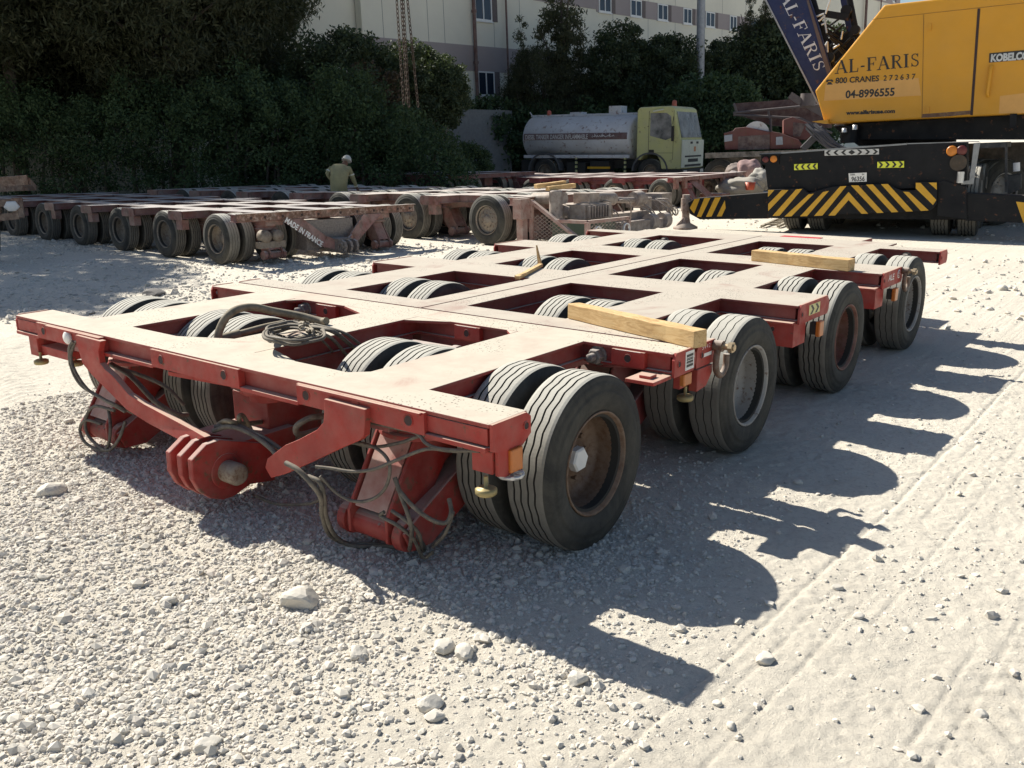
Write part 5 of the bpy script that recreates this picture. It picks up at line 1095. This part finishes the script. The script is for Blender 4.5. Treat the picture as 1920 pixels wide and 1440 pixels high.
# ---------------------------------------------------------------- trees
def mat_leaf(name, a, b_):
    m, nt, bs, nd, lk = nodes(name); g = N(nt, 'ShaderNodeNewGeometry')
    c = mix(nt, g.outputs['Random Per Island'], a, b_); c = mix(nt, ramp(nt, noise(nt, .9, 4), [(.4, 0), (.65, .7)]), c, tuple(x*.6 for x in a))
    lk.new(c, bs.inputs['Base Color']); bs.inputs['Roughness'].default_value = .6; bs.inputs['Specular IOR Level'].default_value = .25
    tr = N(nt, 'ShaderNodeBsdfTranslucent'); lk.new(mix(nt, .5, c, (.10, .13, .02)), tr.inputs['Color']); ms = N(nt, 'ShaderNodeMixShader'); ms.inputs[0].default_value = .22
    lk.new(bs.outputs[0], ms.inputs[1]); lk.new(tr.outputs[0], ms.inputs[2]); lk.new(ms.outputs[0], nd['Material Output'].inputs['Surface']); return m
LF = {'dark': mat_leaf('dark leaf', (.045, .065, .036), (.085, .115, .055)), 'olive': mat_leaf('olive needle leaf', (.055, .066, .035), (.095, .10, .055)), 'vine': mat_leaf('vine leaf', (.05, .085, .038), (.09, .14, .06)), 'brown': mat_leaf('dry brown leaf', (.08, .055, .035), (.12, .085, .055))}
BARK = plain('grey bark', (.11, .09, .075), .9, ns=3)
def leaves(C, cr, per, size, asp, droop, seed):
    r = np.random.default_rng(seed); n = len(C)*per; cr = np.repeat(np.asarray(cr), per)[:, None]; c = np.repeat(C, per, 0)
    d = r.normal(0, 1, (n, 3)); d /= np.linalg.norm(d, axis=1)[:, None]; p = c+d*cr*(r.random((n, 1))**.45)*np.array([1, 1, .8])
    a = r.normal(0, 1, (n, 3)); a[:, 2] -= droop; a /= np.linalg.norm(a, axis=1)[:, None]; q = np.cross(a, r.normal(0, 1, (n, 3))); q /= np.linalg.norm(q, axis=1)[:, None]
    s = (size*r.uniform(.6, 1.35, (n, 1))); V = np.stack([p-a*s*.5, p+q*s*asp*.5, p+a*s*.5, p-q*s*asp*.5], 1).reshape(-1, 3)
    return V, np.arange(n*4).reshape(n, 4)
def mesh_from(name, V, F, mat):
    me = bpy.data.meshes.new(name); mesh_np(me, V, F); me.materials.append(mat); return me
def clumps(n, seed, shape):
    r = np.random.default_rng(seed); out = []; 
    while len(out) < n:
        p = r.uniform(-1, 1, 3); k = shape(p)
        if k > 0 and r.random() < k: out.append(p)
    return np.array(out)
def broad(p):
    q = np.hypot(p[0], p[1]); R_ = math.sqrt(max(0, 1-(p[2]*.95)**2)); return (q < R_)*(.25+.75*(np.linalg.norm(p) > .62))
def column(p):
    q = np.hypot(p[0], p[1]); R_ = (1-((p[2]+1)/2)**1.6)*.9+.12*math.sin(p[2]*9); return float(q < R_)
CROWN = {}
def crown_mesh(key, kind, n, per, size, asp, droop, cr, mat, seed, sc):
    C = clumps(n, seed, broad if kind == 'b' else column)*np.array(sc); r = np.random.default_rng(seed+1)
    CROWN[key] = (mesh_from('crown', *leaves(C, r.uniform(cr*.6, cr*1.3, n), per, size, asp, droop, seed+2), LF[mat]), C, sc)
crown_mesh('ficus', 'b', 330, 95, .20, .5, .2, .55, 'dark', 3, (3, 3, 2.6)); crown_mesh('ficus2', 'b', 300, 95, .19, .5, .2, .5, 'dark', 9, (3, 2.6, 3.0))
crown_mesh('casu', 'b', 520, 120, .19, .22, .9, .62, 'olive', 5, (3.2, 3.2, 4)); crown_mesh('col', 'c', 330, 85, .19, .3, .5, .42, 'olive', 6, (1.7, 1.7, 5)); crown_mesh('bush', 'b', 240, 90, .15, .6, .2, .45, 'vine', 7, (2.2, 2.0, 1.6))
def tree(key, px, D, zc, s, label, name='tree', sz=None, pos=None, rz=None, group=None):
    me, C, sc = CROWN[key]; p = atd(px, 300, D) if pos is None else np.array(pos, float); base = np.array([p[0], p[1], 0.]); s = np.array([s, s, sz or s])
    t = thing(name, label, 'tree' if name == 'tree' else 'bush', base, group=group or ('trees standing behind the yard' if name == 'tree' else 'bushes along the yard edge')); t.rotation_euler = (0, 0, 0)
    c = bpy.data.objects.new('crown', me); COL.objects.link(c); c.parent = t; c.location = (0, 0, zc); c.scale = s; c.rotation_euler = (0, 0, random.uniform(0, 6.3) if rz is None else rz)
    b = MB(); h = zc; b.tube(spline([(0, 0, -.1), (.08*s[0], .05, h*.35), (-.05, .1*s[0], h*.75), (0, 0, h+sc[2]*s[2]*.4)], 5), np.linspace(.17*s[0]+.04, .05, 16), 9)
    rr = random.Random(px+int(D))
    for k in range(7):
        a = rr.uniform(0, 6.3); z0 = h*rr.uniform(.45, 1); q = np.array([math.cos(a)*sc[0]*s[0]*.6, math.sin(a)*sc[0]*s[0]*.6, z0+rr.uniform(.2, .6)*sc[2]*s[2]]); b.tube(spline([(0, 0, z0), q*.5+np.array([0, 0, z0*.5]), q], 4), np.linspace(.07*s[0]+.02, .015, 9), 6)
    b.build('trunk', BARK, t); return t
for px, D, zc, s, k, lb in ((-90, 30, 6.2, 1.25, 'casu', 'tall dark feathery tree at the far left edge'), (60, 31, 7.0, 1.35, 'casu', 'tall feathery tree second from the left, above the hedge'), (215, 33, 7.2, 1.4, 'ficus', 'big dark broadleaf tree behind the feathery ones at the left'), (330, 28, 6.8, 1.05, 'casu', 'brownish feathery tree above the middle of the hedge'),
                       (345, 31, 7.2, 1.3, 'casu', 'wide drooping tree left of the pale building'), (440, 30, 8.0, 1.0, 'casu', 'drooping tree whose branches overlap the building corner'), (420, 36, 6.5, 1.3, 'ficus2', 'dark dense tree filling the gap below the drooping branches'), (130, 38, 7, 2.0, 'ficus2', 'deep dark tree behind the left trees'), (360, 40, 7, 2.0, 'ficus', 'farthest dark tree behind the brownish one'), (-40, 40, 7.5, 2.1, 'ficus', 'farthest dark tree at the left edge')):
    tree(k, px, D, zc, s, lb)
tree('ficus', 655, 29, 3.5, .58, 'small dark tree left of the hanging chains'); tree('ficus2', 775, 30, 3.1, .60, 'rounded dark tree behind the hanging chains, against the pale wall', sz=.52); tree('ficus', 815, 30.5, 3.3, .42, 'small dark tree right of the chains touching the drain pipe')
tree('col', 1052, 43, 5.6, 1.0, 'tall olive column-shaped tree in front of the pale wall', sz=1.15); tree('col', 978, 42.5, 3.6, .62, 'slim olive sapling left of the column-shaped tree', sz=.72); tree('casu', 1020, 43, 3.4, .62, 'brownish feathery tree behind the diesel tank', sz=.6)
tree('ficus2', 1160, 43.5, 4.6, .72, 'dark spreading tree right of the column-shaped tree'); tree('ficus', 1255, 44, 4.5, .66, 'dark tree just left of the galvanised pole', sz=.7); tree('ficus', 1190, 45, 2.6, .95, 'low dark tree behind the tank roof'); tree('ficus2', 1350, 45, 4.3, .62, 'dark tree just right of the galvanised pole')
tree('ficus', 1430, 46, 4.6, .95, 'large dark tree left of the blue boom'); tree('col', 1393, 45, 6.0, .45, 'spiky treetop left of the boom, lowest of three', sz=.55); tree('col', 1419, 45, 6.5, .42, 'spiky treetop left of the boom, tallest of three', sz=.56); tree('col', 1442, 45, 6.4, .42, 'spiky treetop nearest the blue boom', sz=.56); tree('ficus2', 1520, 46, 4.2, .9, 'dark tree behind the foot of the blue boom')
for px, D, zc, s, lb in ((1290, 42.5, 1.5, .9, 'leafy bush behind the tanker cab'), (1385, 42, 1.9, .95, 'green bush above the truss section'), (1100, 43, 1.5, 1.2, 'green bush behind the middle of the tank'), (930, 42.5, 1.6, 1.2, 'green bush at the rear end of the tank'), (1480, 42, 1.6, 1., 'dim bush behind the red machine'), (868, 33, .8, .5, 'low bush at the right end of the hedge')):
    tree('bush', px, D, zc, s, lb, name='bush')
tree('bush', 1330, 40.0, 2.5, 1.1, 'bush between the cab and the truss section', name='bush'); tree('bush', 1195, 43, 1.7, 1.2, 'bush seen just over the cab roof', name='bush'); tree('bush', 1020, 43, 1.5, 1.2, 'bush low behind the tank', name='bush')
tree('bush', 682, 31, 1.5, 1.1, 'bush filling the hedge behind the worker', name='bush', sz=1.5); tree('bush', 560, 31, 1.6, 1.3, 'bush behind the hedge left of the worker', name='bush', sz=1.5)
# trees on the left, beyond the frame, that shade the left of the yard
for i, (x, y, zc, s, k) in enumerate(((-19.0, 2.6, 7.6, 1.15, 'ficus'), (-25.2, 7.4, 7.6, 1.1, 'casu'), (-25.2, 10.6, 8.4, 1.2, 'casu'))): tree(k, i, 1, zc, s, ('leafy shade tree left of the yard beside the parked frames', 'tall feathery tree at the left edge, nearest the trailers', 'tall feathery tree over the left end of the hedge')[i], pos=(x, y, 0))
# the hedge: one continuous overgrown mass
r = np.random.default_rng(12); H_ = []; Rh = []
for k in range(1500):
    px = r.uniform(-160, 885); top = np.interp(px, [-160, 0, 200, 330, 520, 700, 780, 850, 885], [3.1, 3.2, 3.0, 3.5, 3.6, 3.3, 2.7, 1.6, .6])*(1+.10*math.sin(px*.031)+.07*math.sin(px*.083)); D = 25+r.uniform(0, 3.0); z = top*r.random()**.55; z = z-max(0, 25.9-D)*.5
    p = atd(px, 300, D+ (1-z/4)*-.9); H_.append((p[0], p[1], max(z, .1))); Rh.append(r.uniform(.22, .5))
V_, F_ = leaves(np.array(H_), Rh, 62, .10, .45, .4, 31); ho = bpy.data.objects.new('foliage', mesh_from('foliage', V_, F_, LF['vine']))
HG = thing('hedge', 'long overgrown dark green hedge of creepers along the left edge of the yard', 'hedge', atd(400, 330, 26)*[1, 1, 0]); COL.objects.link(ho); ho.parent = HG; ho.location = -HG.location
b = MB()
for k in range(40):
    px = r.uniform(-150, 840); p = atd(px, 300, 26.5); b.tube(spline([(p[0], p[1], -.05), (p[0]+r.uniform(-.3, .3), p[1], 1.0), (p[0]+r.uniform(-.6, .6), p[1]+.3, 2.1)], 4), np.linspace(.06, .02, 9), 6)
b.build('stems', BARK, HG, off=HG.location)
K = []; Rk = []
for k in range(130): px = r.uniform(590, 760); p = atd(px, 300, 27.5); K.append((p[0], p[1], 3.2+r.uniform(-.5, .7)-abs(px-690)/200)); Rk.append(r.uniform(.2, .4))
V_, F_ = leaves(np.array(K), Rk, 50, .13, .4, .2, 33); o = bpy.data.objects.new('dry_creeper', mesh_from('dry_creeper', V_, F_, LF['brown'])); COL.objects.link(o); o.parent = HG; o.location = -HG.location
# ---------------------------------------------------------------- worker
pb = atd(632, 300, 19); zt = atd(641, 293, 19)[2]; ps = zt/1.53; fwd = math.atan2(FW[1], FW[0])-math.pi/2
PR = thing('person', 'worker in khaki boiler suit and white hard hat bending over behind the trailers', 'person', (pb[0], pb[1], 0), (0, 0, fwd)); PR.scale = (ps,)*3
def skinned(name, joints, edges, mat, parent, root=0, sub=2):
    me = bpy.data.meshes.new(name); me.from_pydata([j[:3] for j in joints], edges, []); me.materials.append(mat); o = bpy.data.objects.new(name, me); COL.objects.link(o); o.parent = parent
    sk = o.modifiers.new('skin', 'SKIN'); lay = me.skin_vertices[0].data if len(me.skin_vertices) else None
    if lay is None:
        bpy.context.view_layer.objects.active = o; bpy.ops.mesh.customdata_skin_add(); lay = me.skin_vertices[0].data
    for i, j in enumerate(joints): lay[i].radius = (j[3], j[4] if len(j) > 4 else j[3])
    lay[root].use_root = True; sk.use_smooth_shade = True
    ss = o.modifiers.new('sub', 'SUBSURF'); ss.levels = sub; ss.render_levels = sub; return o
J = [(0, 0, .93, .14, .11), (.01, .05, 1.08, .13, .10), (.03, .20, 1.24, .16, .11), (.07, .31, 1.32, .07, .07), (.10, .36, 1.35, .05, .05), (.13, .42, 1.40, .085, .1),
     (-.16, .21, 1.28, .065), (-.27, .10, 1.15, .048), (-.17, .15, 1.0, .035), (.21, .25, 1.25, .065), (.29, .28, 1.02, .048), (.35, .36, .82, .033),
     (-.1, 0, .84, .09), (-.13, .05, .48, .065), (-.15, -.04, .09, .05), (-.16, .1, .04, .045), (.1, 0, .84, .09), (.15, .10, .48, .065), (.16, .02, .09, .05), (.17, .16, .04, .045)]
Eg = [(0,1),(1,2),(2,3),(3,4),(4,5),(2,6),(6,7),(7,8),(2,9),(9,10),(10,11),(0,12),(12,13),(13,14),(14,15),(0,16),(16,17),(17,18),(18,19)]
def hand(j0, d, J, Eg):
    n = len(J); w = np.array(J[j0][:3]); d = unit(d); s = unit(np.cross(d, [0, 0, 1])); J.append((*(w+d*.07), .03, .018)); Eg.append((j0, n))
    for k, (o_, L) in enumerate(((-.03, .065), (-.01, .078), (.01, .075), (.028, .06))):
        a = w+d*.1+s*o_; m = a+d*L*.5; e = m+d*L*.4+np.array([0, 0, -L*.35]); i = len(J); J += [(*a, .009), (*m, .009), (*e, .007)]; Eg += [(n, i), (i, i+1), (i+1, i+2)]
    i = len(J); a = w+d*.04-s*.03; J += [(*(a-s*.015), .011), (*(a-s*.03+d*.03), .009)]; Eg += [(n, i), (i, i+1)]
skin = plain('brown skin', (.16, .08, .05), .6)
hand(8, (.6, .5, -.3), J, Eg); hand(11, (.4, .5, -.7), J, Eg)
skinned('body', J, Eg, skin, PR)
J2 = [(j[0], j[1], j[2], j[3]*1.18, (j[4] if len(j) > 4 else j[3])*1.18) for j in J[:20]]; J2[3] = (.065, .29, 1.31, .075, .075)
ids = [0, 1, 2, 3, 6, 7, 8, 9, 10, 11, 12, 13, 14, 16, 17, 18]; mp_ = {v: i for i, v in enumerate(ids)}; E2 = [(mp_[a], mp_[b_]) for a, b_ in Eg if a in mp_ and b_ in mp_]
J3 = [J2[i] for i in ids]; J3[0] = (0, -.02, .95, .19, .16); J3[1] = (.01, .03, 1.08, .185, .15); J3[2] = (.03, .19, 1.24, .2, .14)
skinned('boiler_suit', J3, E2, plain('khaki cotton', (.31, .28, .15), .9, var=.2, ns=5), PR)
b = MB(); b.lathe([(0, .115), (.02, .118), (.03, .105), (.08, .095), (.12, .06), (.135, 0)], (.135, .43, 1.42), (.25, .5, 1), 24); b.build('hard_hat', plain('white hat shell', (.52, .51, .44), .4), PR)
b = MB()
for (a, c, r_) in (((-.225, .15, 1.205), (-.24, .135, 1.185), .068), ((.255, .267, 1.13), (.262, .27, 1.10), .068), ((.335, .345, .875), (.34, .352, .85), .052)): b.cyl(a, c, r_, 18)
b.build('reflective_bands', plain('pale reflective tape', (.6, .6, .5), .4), PR)
b = MB()
for s in (-1, 1): b.box((s*.155-.05, -.1, 0), (s*.155+.05, .2, .09))
b.build('boots', M['black'], PR, .02)
# ---------------------------------------------------------------- light, sky, camera
sd = unit([-1.103, .09, 1.0]); el = math.asin(sd[2]); az = math.atan2(sd[0], sd[1])
w = bpy.data.worlds.new('World'); SC.world = w; w.use_nodes = True; nt = w.node_tree; sky = nt.nodes.new('ShaderNodeTexSky'); sky.sky_type = 'NISHITA'; sky.sun_disc = False
sky.sun_elevation = el; sky.sun_rotation = az; sky.altitude = 10; sky.air_density = 1.0; sky.dust_density = .9; sky.ozone_density = 1.0
nt.links.new(sky.outputs[0], nt.nodes['Background'].inputs[0]); nt.nodes['Background'].inputs[1].default_value = .062
L = bpy.data.lights.new('sun', 'SUN'); L.energy = 5.0; L.angle = R(.53); L.color = (1, .95, .845); lo = bpy.data.objects.new('sun', L); COL.objects.link(lo)
lo.rotation_euler = Vector(tuple(sd)).to_track_quat('Z', 'Y').to_euler(); lo.location = (-20, 0, 30)
cd = bpy.data.cameras.new('camera'); cd.sensor_width = 36; cd.lens = FPX/1920*36; cd.clip_start = .05; cd.clip_end = 2000; cam = bpy.data.objects.new('camera', cd); COL.objects.link(cam)
Mx = Matrix(((RT[0], UP[0], -FW[0], CAM[0]), (RT[1], UP[1], -FW[1], CAM[1]), (RT[2], UP[2], -FW[2], CAM[2]), (0, 0, 0, 1))); cam.matrix_world = Mx; SC.camera = cam
SC.view_settings.view_transform = 'Standard'; SC.view_settings.look = 'None'; SC.view_settings.exposure = .78; SC.view_settings.gamma = 1
SC.render.resolution_x = 1024; SC.render.resolution_y = 768
